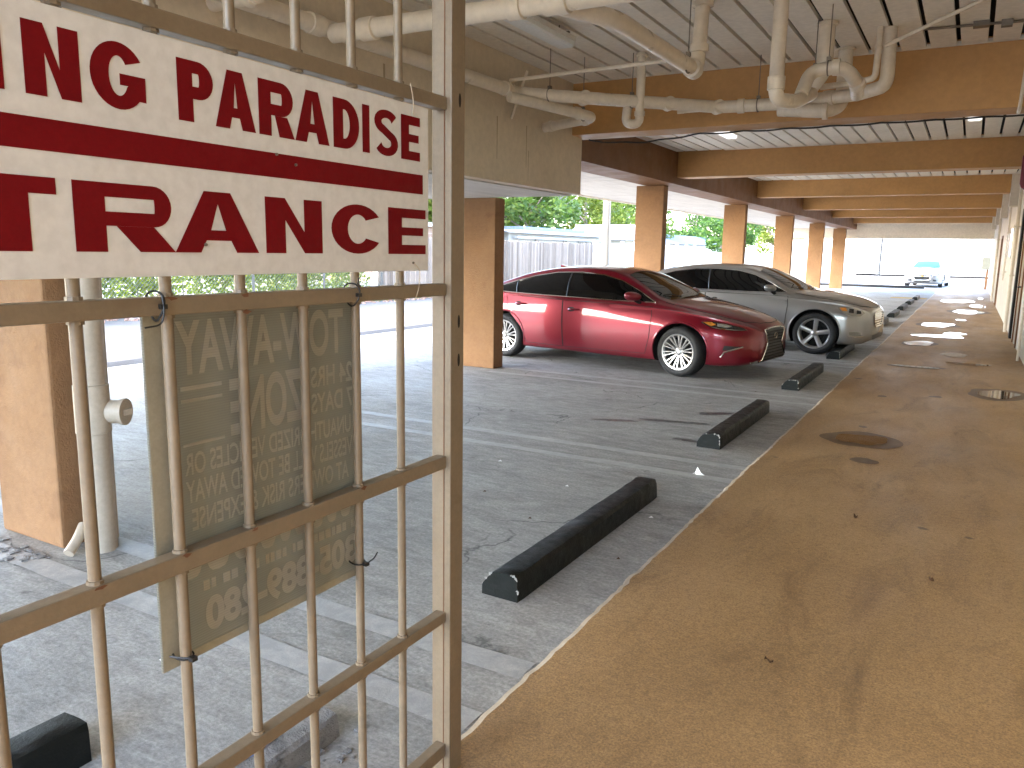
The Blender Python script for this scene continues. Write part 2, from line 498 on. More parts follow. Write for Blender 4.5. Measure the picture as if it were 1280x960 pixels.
# walkway: raised coat with a ragged left edge
rnd = random.Random(3)
edge = []
y = -6.0
while y < 44.8:
    edge.append((-1.268 + rnd.gauss(0, .0035) + .004*math.sin(y*.9) + .003*math.sin(y*5.3), y))
    y += .05 if y < 14 else .3
edge.append((-1.268, 44.8))
wb = MB()
n = len(edge)
vs = []
for (x, yy) in edge:
    vs += [(x-.012, yy, 0.001), (x, yy, .022), (x+.02, yy, .026), (.8, yy, .026)]
fs = []; ms = []
for i in range(n-1):
    for k in range(3):
        a = i*4+k
        fs.append((a, a+1, a+5, a+4))
wb.add(vs, fs)
wb.m = [1 if (i % 3) < 2 else 0 for i in range(len(fs))]
MT['walkedge'] = painted('pale_worn_walkway_lip', (.50,.41,.30), .2, 9, .7, 120, .4, .004)
wk = wb.build('walkway', [MT['walk'], MT['walkedge']], smooth=False)
for p in wk.data.polygons:
    if p.normal.z < 0: p.flip()
tag(wk, 'tan coated walkway with a ragged pale lip along the parking floor', 'walkway', None, 'structure')

# painted bay lines (pairs between the bays)
k = 0
for c in [-1.1 + 3.31*i for i in range(13)]:
    for dy in (-.19, .19):
        yy = c + dy
        if -2 < yy < 44:
            j = [random.uniform(-.006, .006) for _ in range(40)]
            xs = [-5.3 + 4.01*i/19 for i in range(20)]
            w = .125 if yy < 3 else .1
            poly = [(x, yy - w/2 + j[i]) for i, x in enumerate(xs)] + [(x, yy + w/2 + j[20+i]) for i, x in reversed(list(enumerate(xs)))]
            sheet('painted_line', poly, .004, MT['stripe'])
tag(sheet('yellow_paint', rect(-2.6, -1.35, 33.6, 34.5), .0045, MT['yellow']), 'yellow painted patch by the far wheel stops', 'paint')

# puddles and damp rings on the walkway
W0 = .026
def puddle(cx, cy, rx, ry, seed, ring=True, rs=1.5):
    if ring:
        sheet('damp_patch', blob(cx, cy, rx*rs, ry*rs, seed+50, amp=.16), W0+.003, MT['damp'])
    sheet('puddle', blob(cx, cy, rx, ry, seed, amp=.3), W0+.006, MT['water'])
puddle(-.66, 7.1, .19, .21, 1, True, 1.55)
sheet('damp_patch', blob(-.56, 6.35, .10, .09, 9, amp=.15), W0+.003, MT['damp'])
puddle(.40, 10.4, .20, .30, 2)
puddle(-.55, 12.4, .30, .10, 12, True, 1.3)
for i, (cx, cy, rx, ry) in enumerate([(-.68, 15.9, .24, .42), (-.42, 17.6, .42, .36), (-.18, 18.3, .2, .4), (-.55, 20.6, .34, .6), (-.1, 14.3, .2, .3), (.1, 13.2, .28, .14),
                                      (.05, 26.2, .42, .8), (.3, 29.5, .25, .8), (-.35, 32.5, .5, 1.3), (.45, 35.2, .12, .5), (-.1, 22.6, .12, .2)]):
    puddle(cx, cy, rx, ry, 20+i, i % 3 == 0, 1.25)
for i, (cx, cy, rx, ry, a) in enumerate([(-2.28, 7.0, .30, .05, .2), (-2.05, 7.6, .16, .07, .5), (-1.95, 6.35, .10, .05, 0), (-2.75, 6.75, .22, .035, .3)]):
    pl_ = [(cx + (x-cx)*math.cos(a) - (yy-cy)*math.sin(a), cy + (x-cx)*math.sin(a) + (yy-cy)*math.cos(a)) for x, yy in blob(cx, cy, rx, ry, 90+i, amp=.45)]
    sheet('oil_stain', pl_, .0042, painted('oil_stain_%d' % i, (.055,.055,.055), .3, 8, .4, 90, .3, .004))

# ------------------------------------------------------------------ garage building
gb = thing('parking_garage', 'long open-sided parking garage with tan beams, peach columns and a cream plank ceiling', 'building', (0, 0, 0))
ZC = 3.47
cl = MB()
x = -4.195
i = 0
while x < .79:
    for (y0, y1) in [(-3.2, 8.60), (9.12, 15.1), (15.6, 21.7), (22.2, 28.3), (28.8, 34.8), (35.3, 41.4), (41.9, 43.2)]:
        cl.box(x, min(x+.208, .79), y0, y1, ZC, ZC+.04)
    x += .245
x = -4.195 - .245
while x > -5.2:
    for (y0, y1) in [(9.12, 15.1), (15.6, 21.7), (22.2, 28.3), (28.8, 34.8), (35.3, 41.4), (41.9, 43.2)]:
        cl.box(x, x+.208, y0, y1, ZC, ZC+.04)
    x -= .245
cl.build('ceiling_planks', MT['ceil'], gb)
MB().box(-5.75, 1.0, -3.2, 43.3, ZC+.09, ZC+.30).build('ceiling_slab', MT['gap'], gb)
# strips where plank gaps stop short of the beams
for y0, y1 in [(8.601, 8.645), (9.08, 9.119), (15.101, 15.19), (15.56, 15.599), (21.701, 21.79)]:
    MB().box(-4.19, .79, y0, y1, ZC-.003, ZC+.03).build('ceiling_edge_strip', MT['ceil'], gb)
# beams
YB = [8.65, 15.2, 21.8, 28.4, 34.9, 41.5]
ZB = [2.895, 3.0, 3.05, 3.07, 3.1, 3.12]
for i, (yb, zb) in enumerate(zip(YB, ZB)):
    xl = -4.3 if i == 0 else -5.1
    b = MB().box(xl, .61, yb, yb+.42, zb, ZC+.055).build('beam', MT['beam'], gb, bevel=.008)
    MB().box(.615, .795, yb-.05, yb+.47, zb-.30, ZC+.05).build('corbel', MT['wall'], gb, bevel=.006)
MB().box(-5.78, -5.1, 8.95, 43.0, 2.87, ZC+.055).build('girder', MT['girder'], gb, bevel=.008)
MB().box(-5.16, -5.098, 8.97, 43.0, 2.868, 2.905).build('girder_lip', MT['girder'], gb)
# bulkhead (dropped part over the entrance bay, its unseen ends stretched to block light)
MB().box(-10.6, -4.2, -9, 8.93, 2.235, ZC+.3).build('bulkhead', MT['bulk'], gb, bevel=.006)
MB().box(-10.55, -4.32, -8.9, 8.9, 2.222, 2.2345).build('bulkhead_soffit', MT['soffit'], gb)
MT['drip'] = painted('drip_stain', (.36,.29,.19), .2, 6, .6, 80, .1)
for yy, z0, z1, w_ in [(6.95, 2.45, 2.86, .012), (7.55, 2.42, 2.85, .01), (7.6, 2.30, 2.6, .006), (5.2, 2.6, 3.0, .014)]:
    MB().add([(-4.1985, yy-w_, z1), (-4.1985, yy+w_, z1), (-4.1985, yy+w_*.5, z0), (-4.1985, yy-w_*.2, z0)], [(0, 1, 2, 3)]).build('drip_stain', MT['drip'], gb, recalc=False)
# outer soffit and end fascia
so = MB()
y = 8.94
while y < 43:
    so.box(-8.45, -5.785, y, y+.292, 2.93 + random.uniform(0, .004), 2.99); y += .3
so.build('outer_soffit', MT['soffit'], gb)
MB().box(-8.52, -8.455, 8.94, 43.2, 2.90, 3.5).build('outer_fascia', MT['fascia'], gb)
MB().box(-8.45, .79, 43.05, 43.35, 2.43, ZC+.3).build('end_fascia', MT['fascia'], gb, bevel=.006)
MB().box(-8.5, 1.2, -3.2, 43.35, ZC+.31, ZC+3.2).build('upper_storey', MT['wall'], gb)
# columns
cw = .58
for i in range(6):
    yc = 8.85 + (0.02 if i == 0 else 0) + 6.53*i - (.12 if i > 0 else 0)
    top = 2.868 if i else 2.22
    z1 = top
    MB().box(-5.95, -5.37, yc, yc+.24, 0, z1).build('column', MT['column'], gb, bevel=.012)
cb = MB().box(-4.46, -3.90, 2.2, 2.42, 0, 2.234); cb.build('column', MT['column'], gb, bevel=.015)
# wall on the right
wallm = MB()
doors = [(16.2, 17.25), (30.0, 30.95)]
def wall_seg(y0, y1, z0=0.0, z1=ZC+.055): wallm.box(.8, 1.0, y0, y1, z0, z1)
prev = 9.6
for a, b in doors:
    wall_seg(prev, a); wall_seg(a, b, 2.12); prev = b
wall_seg(prev, 45.6)
wallm.build('wall', MT['wall'], gb)
MB().box(.8, 1.0, -3.2, 9.6, 0, ZC+.055).build('wall', painted('tan_bounce_damping_wall', (.42,.33,.22), .08, 1.2, .6, 80, .2, .004), gb)  # unseen near wall, darkened to weaken bounce light on the gate and sign
for a, b in doors:
    d = MB().box(.86, .9, a+.04, b-.04, .035, 2.08).build('door', MT['wall'], gb, bevel=.004)
    MB().box(.775, .799, a-.09, a-.0, .03, 2.2).box(.775, .799, b, b+.09, .03, 2.2).box(.775, .799, a-.09, b+.09, 2.2, 2.28).build('door_frame', MT['girder'], gb)
    MB().box(.85, .92, a, a+.038, .03, 2.11).box(.85, .92, b-.038, b, .03, 2.11).build('door_gap', MT['gap'], gb)
    MB().tube(bez_path([(.87, b-.12, 1.05), (.77, b-.12, 1.05), (.77, b-.26, 1.05)], .03), .013, 8).build('door_handle', MT['black'], d)
MB().box(.76, .799, 18.0, 18.42, .03, 2.5).build('door_post', MT['gap'], gb)
for y0, y1 in [(20.2, 21.4), (22.6, 23.8), (25.0, 26.4)]:
    fr = MB().box(.785, .799, y0-.05, y1+.05, 1.55, 1.6).box(.785, .799, y0-.05, y1+.05, 2.3, 2.35).box(.785, .799, y0-.05, y0, 1.6, 2.3).box(.785, .799, y1, y1+.05, 1.6, 2.3).build('window', MT['wall'], gb)
    pm = MB()
    for q in range(7): pm.add([(.795, y0, 1.6+.1*q), (.795, y1, 1.6+.1*q), (.775, y1, 1.69+.1*q), (.775, y0, 1.69+.1*q)], [(0, 1, 2, 3)])
    pm.build('pane', plain('jalousie_glass_%d' % int(y0), (.55,.56,.55), .15), fr)

def mk_thing(name, label, cat, parts, loc, group=None):
    t = thing(name, label, cat, loc, 0, group)
    for nm, mb, mat, kw in parts: mb.build(nm, mat, t, **kw)
    return t
SM = dict(smooth=True)
# wall clutter (conduits, maroon sign)
for i, (yy, z0, z1, r) in enumerate([(14.1, .03, 3.4, .02), (19.6, .03, 3.45, .035), (24.3, 1.0, 3.45, .02), (33.3, .03, 3.45, .04)]):
    m = MB().tube([(.74, yy, z0), (.74, yy, z1)], r, 10)
    for zz in (1.2, 2.2, 3.1):
        m.box(.735-r, .799, yy-r-.012, yy+r+.012, zz, zz+.03)
    tag(m.build('wall_conduit', MT['pvc'], smooth=True), ['cream conduit on the right wall nearest the camera', 'thick cream pipe on the right wall past the first door', 'short cream conduit on the right wall between the louvred windows', 'thickest cream pipe on the right wall near its far end'][i], 'conduit', 'pipes up the right wall')
mk_thing('wall_alarm', 'maroon round-ended plate sticking out high on the right wall', 'alarm',
         [('plate', MB().prism([(0.52, 2.70), (.54, 2.64), (.60, 2.6), (.68, 2.6), (.72, 2.64), (.74, 2.70), (.74, 3.12), (.52, 3.12)], 14.72, 14.80, 'y'), MT['maroon'], dict(bevel=.01)),
          ('bracket', MB().box(.74, .80, 14.74, 14.78, 2.95, 3.0), MT['steel'], {})], (.8, 14.76, 2.6))

# ------------------------------------------------------------------ wheel stops
def stop_mesh(L, seed):
    rnd = random.Random(seed)
    prof = [(-.098, 0), (-.097, .045), (-.06, .098), (-.035, .118), (.045, .124), (.078, .118), (.09, .10), (.097, 0)]
    m = MB()
    N = 34; n = len(prof)
    vs = []
    for i in range(N+1):
        y = -L/2 + L*i/N
        e = min(i, N-i)
        for j, (a, b) in enumerate(prof):
            jit = .0025 if e > 1 else .005
            s = 1 if e > 0 else .965
            vs.append((a*s + rnd.uniform(-jit, jit)*(b > 0), y + (rnd.uniform(-.006, .006) if e == 0 else 0), max(0, b*s + rnd.uniform(-jit, jit)*(b > 0))))
    fs = [(i*n+j, i*n+(j+1) % n, (i+1)*n+(j+1) % n, (i+1)*n+j) for i in range(N) for j in range(n)]
    fs += [tuple(range(n)), tuple(N*n+j for j in reversed(range(n)))]
    m.add(vs, fs)
    return m
def make_stop(x, y, L, label, seed, worn=False, rz=0, chips=True):
    t = thing('wheel_stop', label, 'wheel stop', (x, y, 0), rz, 'concrete wheel stops along the walkway')
    o = stop_mesh(L, seed).build('block', MT['stopworn'] if worn else MT['stop'], t, smooth=True, ang=28, local=False)
    if chips:
        rnd = random.Random(seed+99)
        c = MB()
        prof = [(-.097, .045), (-.06, .098), (-.035, .118), (.045, .124), (.078, .118), (.09, .10), (.095, .03)]
        for _ in range(16):
            q = rnd.random()*(len(prof)-1); i = int(q); f = q-i
            a = prof[i][0]*(1-f)+prof[i+1][0]*f; b = prof[i][1]*(1-f)+prof[i+1][1]*f
            r = rnd.uniform(.003, .008)
            c = MB().add([(a+r*rnd.uniform(.6, 1.3)*math.cos(t_)*.97, -L/2-.004+rnd.uniform(-.003, .004), b+r*rnd.uniform(.6, 1.3)*math.sin(t_)) for t_ in [k*6.283/6 for k in range(6)]], [tuple(range(6))])
            c.build('paint_chip', MT['stopchip'], t, local=False, recalc=False)
    return t
lab = ['long black wheel stop nearest the camera in front of the gate post', 'black wheel stop in the empty bay before the red car', 'black wheel stop just in front of the red car nose',
       'black wheel stop in front of the silver car', 'black wheel stop right past the silver car nose', 'second black wheel stop past the silver car', 'black wheel stop before the yellow painted patch',
       'black wheel stop beside the yellow painted patch', 'black wheel stop past the yellow painted patch', 'last black wheel stop below the white car']
for i in range(10):
    y0 = 2.9 + 3.29*i
    make_stop(-1.70 + random.uniform(-.01, .01), y0 + .905, 1.82, lab[i], 10+i, chips=i < 4)
make_stop(-2.29, .35, 1.82, 'black wheel stop behind the lower gate bars at bottom left', 40, rz=R(-1.5))
t = make_stop(-1.72, .87, 1.75, 'broken bare wheel stop with flaked blue paint behind the gate', 41, worn=True, chips=False)
t.scale = (1.1, 1, .62)
bp = MB()
rnd = random.Random(5)
for k in range(9):
    yy = -.1 + .085*k
    bp.add([(-.045+rnd.uniform(-.01, .01), yy, .1275), (.02+rnd.uniform(-.015, .015), yy+.01, .1295), (.03+rnd.uniform(-.015, .01), yy+.10, .1295), (-.04+rnd.uniform(-.01, .02), yy+.085, .1275)], [(0, 1, 2, 3)])
bp.build('blue_paint', MT['bluepaint'], t, local=False)
# rubble at the broken edge
rb = MB()
for k in range(46):
    cx, cy = -1.56 + rnd.gauss(0, .04), rnd.uniform(.9, 1.85); r = rnd.uniform(.005, .02)
    vs = [(cx+r*rnd.uniform(.5, 1)*a, cy+r*rnd.uniform(.5, 1)*b, max(0.001, r*.5*(c+1)*rnd.uniform(.5, .9))) for a in (-1, 1) for b in (-1, 1) for c in (-1, 1)]
    rb.add(vs, [(0, 1, 3, 2), (4, 6, 7, 5), (0, 4, 5, 1), (2, 3, 7, 6), (0, 2, 6, 4), (1, 5, 7, 3)])
tag(rb.build('rubble', MT['stopworn']), 'concrete crumbs along the broken wheel stop', 'rubble', None, 'stuff')
tag(MB().box(-7.4, -1.95, 44.82, 45.1, -.012, .13).build('kerb', MT['kerbblack'], bevel=.01), 'long low black kerb across the far end of the parking bays', 'kerb', None, 'structure')

# ------------------------------------------------------------------ gate
GX = -1.215
g = thing('metal_gate', 'beige steel bar gate in the left foreground standing along the walkway edge', 'gate', (GX, 1.766, 0))
def gbar(a): return a
pw = .062
gp = MB().box(GX-.031, GX+.031, 1.735, 1.797, .0, 2.75)
gp.build('gate_post', MT['gate'], g, bevel=.003)
MB().box(GX+.008, GX+.0105, 1.7335, 1.7349, .02, 2.74).build('post_seam', MT['rust'], g)
for z0, z1 in [(.085, .125), (.505, .535), (.957, .992), (1.43, 1.462), (1.902, 1.934), (2.62, 2.655)]:
    MB().box(GX-.016, GX+.017, -.42, 1.7345, z0, z1).build('rail', MT['gate'], g, bevel=.003)
MB().box(GX-.031, GX+.031, -.482, -.421, 0, 2.75).build('gate_post', MT['gate'], g, bevel=.003)
ybars = [.568 - .165*k for k in range(6, 0, -1)] + [.568, .733, .898, 1.062, 1.227, 1.392, 1.557]
for yb in ybars:
    m = MB()
    for za, zb_ in [(.126, .504), (.536, .956), (.993, 1.429), (1.463, 1.901), (1.935, 2.619)]:
        m.tube([(GX, yb, za), (GX, yb, zb_)], .0105, 12)
        # weld beads
        for zz in (za+.002, zb_-.002):
            m.lathe([(0, zz-.004), (.014, zz-.003), (.0135, zz+.003), (0, zz+.004)], 10, 'z', (GX, yb, 0))
    m.build('bar', MT['gate'], g, smooth=True)
for zz in (1.36, 1.255, 1.93):
    MB().add([(GX+.0314, 1.772 + .006*math.cos(a), zz + .018*math.sin(a)) for a in [k*6.283/14 for k in range(14)]], [tuple(range(14))]).build('latch_hole', MT['gap'], g, recalc=False)
rs = MB()
rnd = random.Random(8)
for yb in ybars[6:]:
    for zz in (1.463, .993, 1.43):
        if rnd.random() < .6:
            c = [(GX+.0177, yb + rnd.uniform(.004, .014)*math.cos(a), zz - .004 + rnd.uniform(.002, .006)*math.sin(a)) for a in [k*6.283/9 for k in range(9)]]
            MB().add(c, [tuple(range(9))]).build('rust_spot', MT['rust'], g, recalc=False)

# ------------------------------------------------------------------ entrance sign
def ell(cx, cy, rx, ry, a0, a1, n=14):
    return [(cx + rx*math.cos(R(a0 + (a1-a0)*k/n)), cy + ry*math.sin(R(a0 + (a1-a0)*k/n))) for k in range(n+1)]
def glyph(ch, w, h, t):
    th = .205*h
    if ch == 'I': return [[[(0,0),(w,0),(w,h),(0,h)]]]
    if ch == 'N': return [[[(0,0),(t,0),(t,.60*h),(w-t,0),(w,0),(w,h),(w-t,h),(w-t,.40*h),(t,h),(0,h)]]]
    if ch == 'T': return [[[(w/2-t/2,0),(w/2+t/2,0),(w/2+t/2,h-th*1.1),(w,h-th*1.1),(w,h),(0,h),(0,h-th*1.1),(w/2-t/2,h-th*1.1)]]]
    if ch == 'E':
        m0, m1 = .41*h, .59*h
        return [[[(0,0),(w,0),(w,th),(t,th),(t,m0),(w*.93,m0),(w*.93,m1),(t,m1),(t,h-th),(w,h-th),(w,h),(0,h)]]]
    if ch == 'A':
        s = t*.56; sl = (w/2 - s)/h
        k = t*1.02
        return [[[(0,0),(k,0),(k+sl*.2*h,.2*h),(w-k-sl*.2*h,.2*h),(w-k,0),(w,0),(w/2+s,h),(w/2-s,h)],
                 [(k+sl*.37*h,.37*h),(w/2,.80*h),(w-k-sl*.37*h,.37*h)]]]
    if ch in 'PR':
        y0 = .38*h; cy = (h+y0)/2; ry = (h-y0)/2; rx = min(ry, w*.5)
        out = [(0,0),(t,0),(t,y0),(w-rx,y0)] + ell(w-rx, cy, rx, ry, -90, 90)[1:] + [(0,h)]
        hole = [(t,y0+th),(w-rx-.0,y0+th)] + ell(w-rx, cy, max(.01*h, rx-t*.95), ry-th, -90, 90)[1:] + [(t,h-th)]
        res = [[out, hole]]
        if ch == 'R':
            xa = t+.10*w; res.append([[(xa, y0-.0004*h),(min(xa+1.3*t, w*.82), y0-.0004*h),(w*1.03,0),(w*1.03-1.3*t,0)]])
        return res
    if ch == 'D':
        rx = w*.58
        return [[[(0,0),(w-rx,0)] + ell(w-rx, h/2, rx, h/2, -90, 90, 18)[1:] + [(0,h)],
                 [(t,th),(w-rx,th)] + ell(w-rx, h/2, rx-t, h/2-th, -90, 90, 18)[1:] + [(t,h-th)]]]
    if ch == 'C':
        return [[ell(w/2, h/2, w/2, h/2, 32, 328, 30) + ell(w/2, h/2, w/2-t, h/2-th, 322, 38, 30)]]
    if ch == 'G':
        return [[ell(w/2, h/2, w/2, h/2, 32, 318, 30) + [(w,.16*h),(w,.54*h),(w*.52,.54*h),(w*.52,.37*h),(w-t,.37*h)] + ell(w/2, h/2, w/2-t, h/2-th, 330, 38, 30)]]
    if ch == 'S':
        t *= .86; th *= .86
        a = ell(w/2, .735*h, w/2-t*.5, .265*h-th*.5, 22, 246, 16)
        b = ell(w/2, .280*h, w/2-t*.5, .280*h-th*.5, 66, -158, 16)
        sp = a + b
        L = []; Rr = []
        for i, p in enumerate(sp):
            q0 = sp[max(0, i-1)]; q1 = sp[min(len(sp)-1, i+1)]
            d = Vector((q1[0]-q0[0], q1[1]-q0[1])).normalized()
            nrm = Vector((-d.y, d.x))
            hx = math.sqrt((t*.5*nrm.x)**2 + (th*.5*nrm.y)**2)
            L.append((p[0]+nrm.x*hx, p[1]+nrm.y*hx)); Rr.append((p[0]-nrm.x*hx, p[1]-nrm.y*hx))
        return [[L + Rr[::-1]]]
    if ch == 'K':
        return [[[(0,0),(t,0),(t,.28*h),(t*1.5,.40*h),(w-1.15*t,0),(w*1.03,0),(w*.60,.58*h),(w,h),(w-1.2*t,h),(t,.52*h),(t,h),(0,h)]]]
    return []
def letters(items, z0, h, x, tfrac):
    """items: (char, y_left, y_right)"""
    for ch, ya, yb in items:
        mb = MB()
        w = yb - ya
        t = w if ch == 'I' else tfrac
        for shp in glyph(ch, w, h, t):
            V = [[Vector((a, b, 0)) for a, b in lp] for lp in shp]
            tris = tessellate_polygon(V)
            flat = [p for lp in shp for p in lp]
            n = len(flat)
            fs = []
            for tr in tris:
                a, b, c = (flat[i] for i in tr)
                if (b[0]-a[0])*(c[1]-a[1]) - (b[1]-a[1])*(c[0]-a[0]) < 0: tr = tr[::-1]
                fs.append(tuple(tr))
            mb.add([(x, ya+a, z0+b) for a, b in flat], fs)
        mb.build('letter', MT['signr'], sg, recalc=False)
SX = GX + .0225
sg = thing('entrance_sign', 'white entrance sign board with dark red lettering and stripe wired to the gate', 'sign', (SX, .94, 1.5))
MB().box(SX, SX+.004, .268, 1.640, 1.4975, 1.889).build('panel', MT['signw'], sg, bevel=.001)
XL = SX+.0049
letters([('P', 0.2761, 0.3451), ('A', 0.3451, 0.4314), ('R', 0.4385, 0.5176), ('K', 0.5258, 0.6029),
            ('I', 0.6120, 0.6415), ('N', 0.6699, 0.7531), ('G', 0.7684, 0.8627), ('P', 0.9226, 0.9967), ('A', 0.9988, 1.0911), ('R', 1.0992, 1.1875), ('A', 1.1916, 1.2890), ('D', 1.3012, 1.3834), ('I', 1.3936, 1.4180), ('S', 1.4342, 1.5195), ('E', 1.5306, 1.6047)], 1.760, .1015, XL, .031)
MB().box(SX+.0042, XL, .31, 1.616, 1.683, 1.729).build('stripe', MT['signr'], sg)
letters([('E', 0.2964, 0.3979), ('N', 0.4182, 0.5532), ('T', 0.5684, 0.7024), ('R', 0.7267, 0.8983), ('A', 0.9023, 1.0881), ('N', 1.1063, 1.2616), ('C', 1.2890, 1.4596), ('E', 1.4799, 1.6270)], 1.538, .1075, XL, .052)
# screws and small wire hooks
m = MB()
for yy, zz in [(1.14, 1.727), (1.19, 1.712), (.965, 1.552), (.62, 1.80), (1.575, 1.517)]:
    m.lathe([(0, SX+.0085), (.0025, SX+.008), (.003, SX+.0045)], 8, 'x', (0, yy, zz))
m.build('screw', MT['steel'], sg, smooth=True)
w = MB().tube(bez_path([(SX+.006, 1.575, 1.517), (SX+.008, 1.60, 1.50), (GX+.022, 1.605, 1.45), (GX+.021, 1.59, 1.425)], .02), .0012, 6)
w.tube(bez_path([(SX+.006, 1.575, 1.865), (SX+.007, 1.577, 1.90), (GX+.02, 1.578, 1.938)], .02), .0012, 6)
w.build('tie_wire', MT['pvcw'], sg, smooth=True)

# ------------------------------------------------------------------ tow sign seen from behind
TX = GX - .026
ts = thing('tow_away_sign', 'grey green plastic tow-away sign seen from behind, tied to the gate bars', 'sign', (TX, 1.145, .757))
MB().box(TX-.0025, TX+.0025, .865, 1.425, .757, 1.455).build('panel', MT['tow'], ts)
MB().box(TX+.0027, TX+.0034, .866, .925, .758, 1.454).build('margin', MT['towpale'], ts)
MB().box(TX+.0027, TX+.0034, .926, 1.424, .758, .775).build('margin', MT['towpale'], ts)
def text_mesh(body, ya, yb, z0, z1, name='lettering', off=.02):
    cu = bpy.data.curves.new('text', 'FONT'); cu.body = body; cu.size = 1; cu.offset = off; cu.extrude = 0
    o = bpy.data.objects.new('text', cu); COL.objects.link(o)
    dg = bpy.context.evaluated_depsgraph_get()
    me0 = bpy.data.meshes.new_from_object(o.evaluated_get(dg))
    bpy.data.objects.remove(o); bpy.data.curves.remove(cu)
    xs = [v.co.x for v in me0.vertices]; ys = [v.co.y for v in me0.vertices]
    x0, x1, y0, y1 = min(xs), max(xs), min(ys), max(ys)
    mb = MB()
    vs = []
    for v in me0.vertices:
        u = (v.co.x-x0)/(x1-x0); q = (v.co.y-y0)/(y1-y0)
        vs.append((0, ya + (yb-ya)*u, z0 + (z1-z0)*q))
    fs = [tuple(p.vertices) for p in me0.polygons]
    for X in (TX+.0032, TX-.0032):
        mb.add([(X, b, c) for a, b, c in vs], fs)
    bpy.data.meshes.remove(me0)
    mb.build(name, MT['towletter'], ts, recalc=False)
for body, ya, yb, z0, z1, off in [('TOW-AWAY', 1.375, .93, 1.312, 1.415, .025), ('ZONE', 1.245, 1.045, 1.178, 1.294, .03), ('24 HRS', 1.402, 1.268, 1.243, 1.29, .02), ('7 DAYS', 1.402, 1.268, 1.183, 1.23, .02),
                              ('UNAUTHORIZED VEHICLES OR', 1.395, .935, 1.122, 1.165, .015), ('VESSELS WILL BE TOWED AWAY', 1.4, .935, 1.068, 1.112, .015), ('AT OWNERS RISK & EXPENSE', 1.385, .945, 1.012, 1.056, .015),
                              ('305-889-280', 1.405, .965, .795, .868, .04)]:
    text_mesh(body, ya, yb, z0, z1, 'lettering', off)
bl = MB()
for (ya, yb, z0, z1) in [(.935, 1.028, 1.262, 1.268), (.935, 1.028, 1.284, 1.292), (.935, 1.03, 1.178, 1.184)]:
    MB().box(TX+.0027, TX+.0033, ya, yb, z0, z1).build('printed_block', MT['towletter'], ts)
bl = MB()
rnd = random.Random(4)
yy = 1.39
while yy > .96:
    w_ = rnd.uniform(.03, .06)
    pts = [(yy - w_/2 + w_/2*math.cos(a)*abs(math.cos(a))**-.35 if abs(math.cos(a)) > .01 else yy - w_/2, .948 + .03*math.sin(a)) for a in [k*6.283/16 for k in range(16)]]
    bl.add([(TX+.0033, p, q) for p, q in pts], [tuple(range(16))])
    yy -= w_ + .012
bl.build('printed_block', MT['towletter'], ts, recalc=False)
bl = MB()
yy = 1.4
while yy > .96:
    w_ = rnd.uniform(.008, .018)
    bl.box(TX+.0027, TX+.0033, yy-w_, yy, .884, .905); yy -= w_ + rnd.choice((.005, .005, .018))
bl.build('printed_block', MT['towletter'], ts)
# cable ties
def tie(y, z, label, tail, vertical):
    pts = []
    for k in range(17):
        a = 2*math.pi*k/16
        if vertical: pts.append((GX + .024*math.cos(a), y + .004*math.sin(a*2), z + .026*math.sin(a)))
        else: pts.append((GX - .008 + .022*math.cos(a), y + .0155*math.sin(a), z + .002*math.sin(a*2)))
    m = MB().tube(pts[:-1], .0019, 6, closed=True)
    m.box(GX+.014, GX+.026, y-.006, y+.006, z-.004, z+.004)
    m.tube(bez_path(tail, .02), .0017, 6)
    return tag(m.build('cable_tie', MT['black'], smooth=True), label, 'cable tie', 'black cable ties holding the tow sign')
tie(.876, 1.446, 'black cable tie with a curled tail on the rail left of the tow sign', [(GX+.02, .876, 1.465), (GX+.028, .874, 1.44), (GX+.024, .87, 1.415), (GX+.02, .84, 1.412)], True)
tie(1.38, 1.446, 'black cable tie on the rail at the upper right of the tow sign', [(GX+.018, 1.38, 1.47), (GX+.022, 1.38, 1.485)], True)
tie(1.392, .80, 'black cable tie round the gate bar at the lower right of the tow sign', [(GX+.02, 1.392, .80), (GX+.022, 1.42, .805), (GX+.02, 1.435, .815)], False)
tie(.898, .785, 'black cable tie round the gate bar at the lower left of the tow sign', [(GX+.02, .898, .785), (GX+.0, .885, .787), (GX-.02, .878, .787)], False)

# ------------------------------------------------------------------ pipes under the ceiling
def pipe_thing(label, path, r, fil=.12, couplings=(), hangers=(), mat='pvc', group='drain pipes under the ceiling', extra=(), name='drain_pipe', seg=18):
    t = thing(name, label, 'pipe', path[0], 0, group)
    MB().tube(bez_path(path, fil), r, seg).build('pipe', MT[mat], t, smooth=True, ang=50)
    for sub, rr, ff in extra:
        MB().tube(bez_path(sub, ff), rr, seg).build('branch', MT[mat], t, smooth=True, ang=50)
    for (c, d, L, rr) in couplings:
        c = Vector(c); d = Vector(d).normalized()
        MB().tube([c-d*L/2, c-d*(L/2-.004), c+d*(L/2-.004), c+d*L/2], [rr*.88, rr*1.03, rr*1.03, rr*.88], seg).build('coupling', MT[mat], t, smooth=True, ang=40)
    for (x, yy, z, rr) in hangers:
        m = MB().tube([(x, yy, z+rr), (x, yy, ZC)], .0045, 6)
        ring = [(x, yy + (rr+.004)*math.cos(a), z + (rr+.004)*math.sin(a)) for a in [k*6.283/16 for k in range(16)]]
        m.tube(ring, .006, 6, closed=True)
        m.box(x-.015, x+.015, yy-.02, yy+.02, z+rr, z+rr+.03)
        m.build('hanger', MT['steel'], t, smooth=True)
    return t
dA = (-1.3, 1.13, 0)
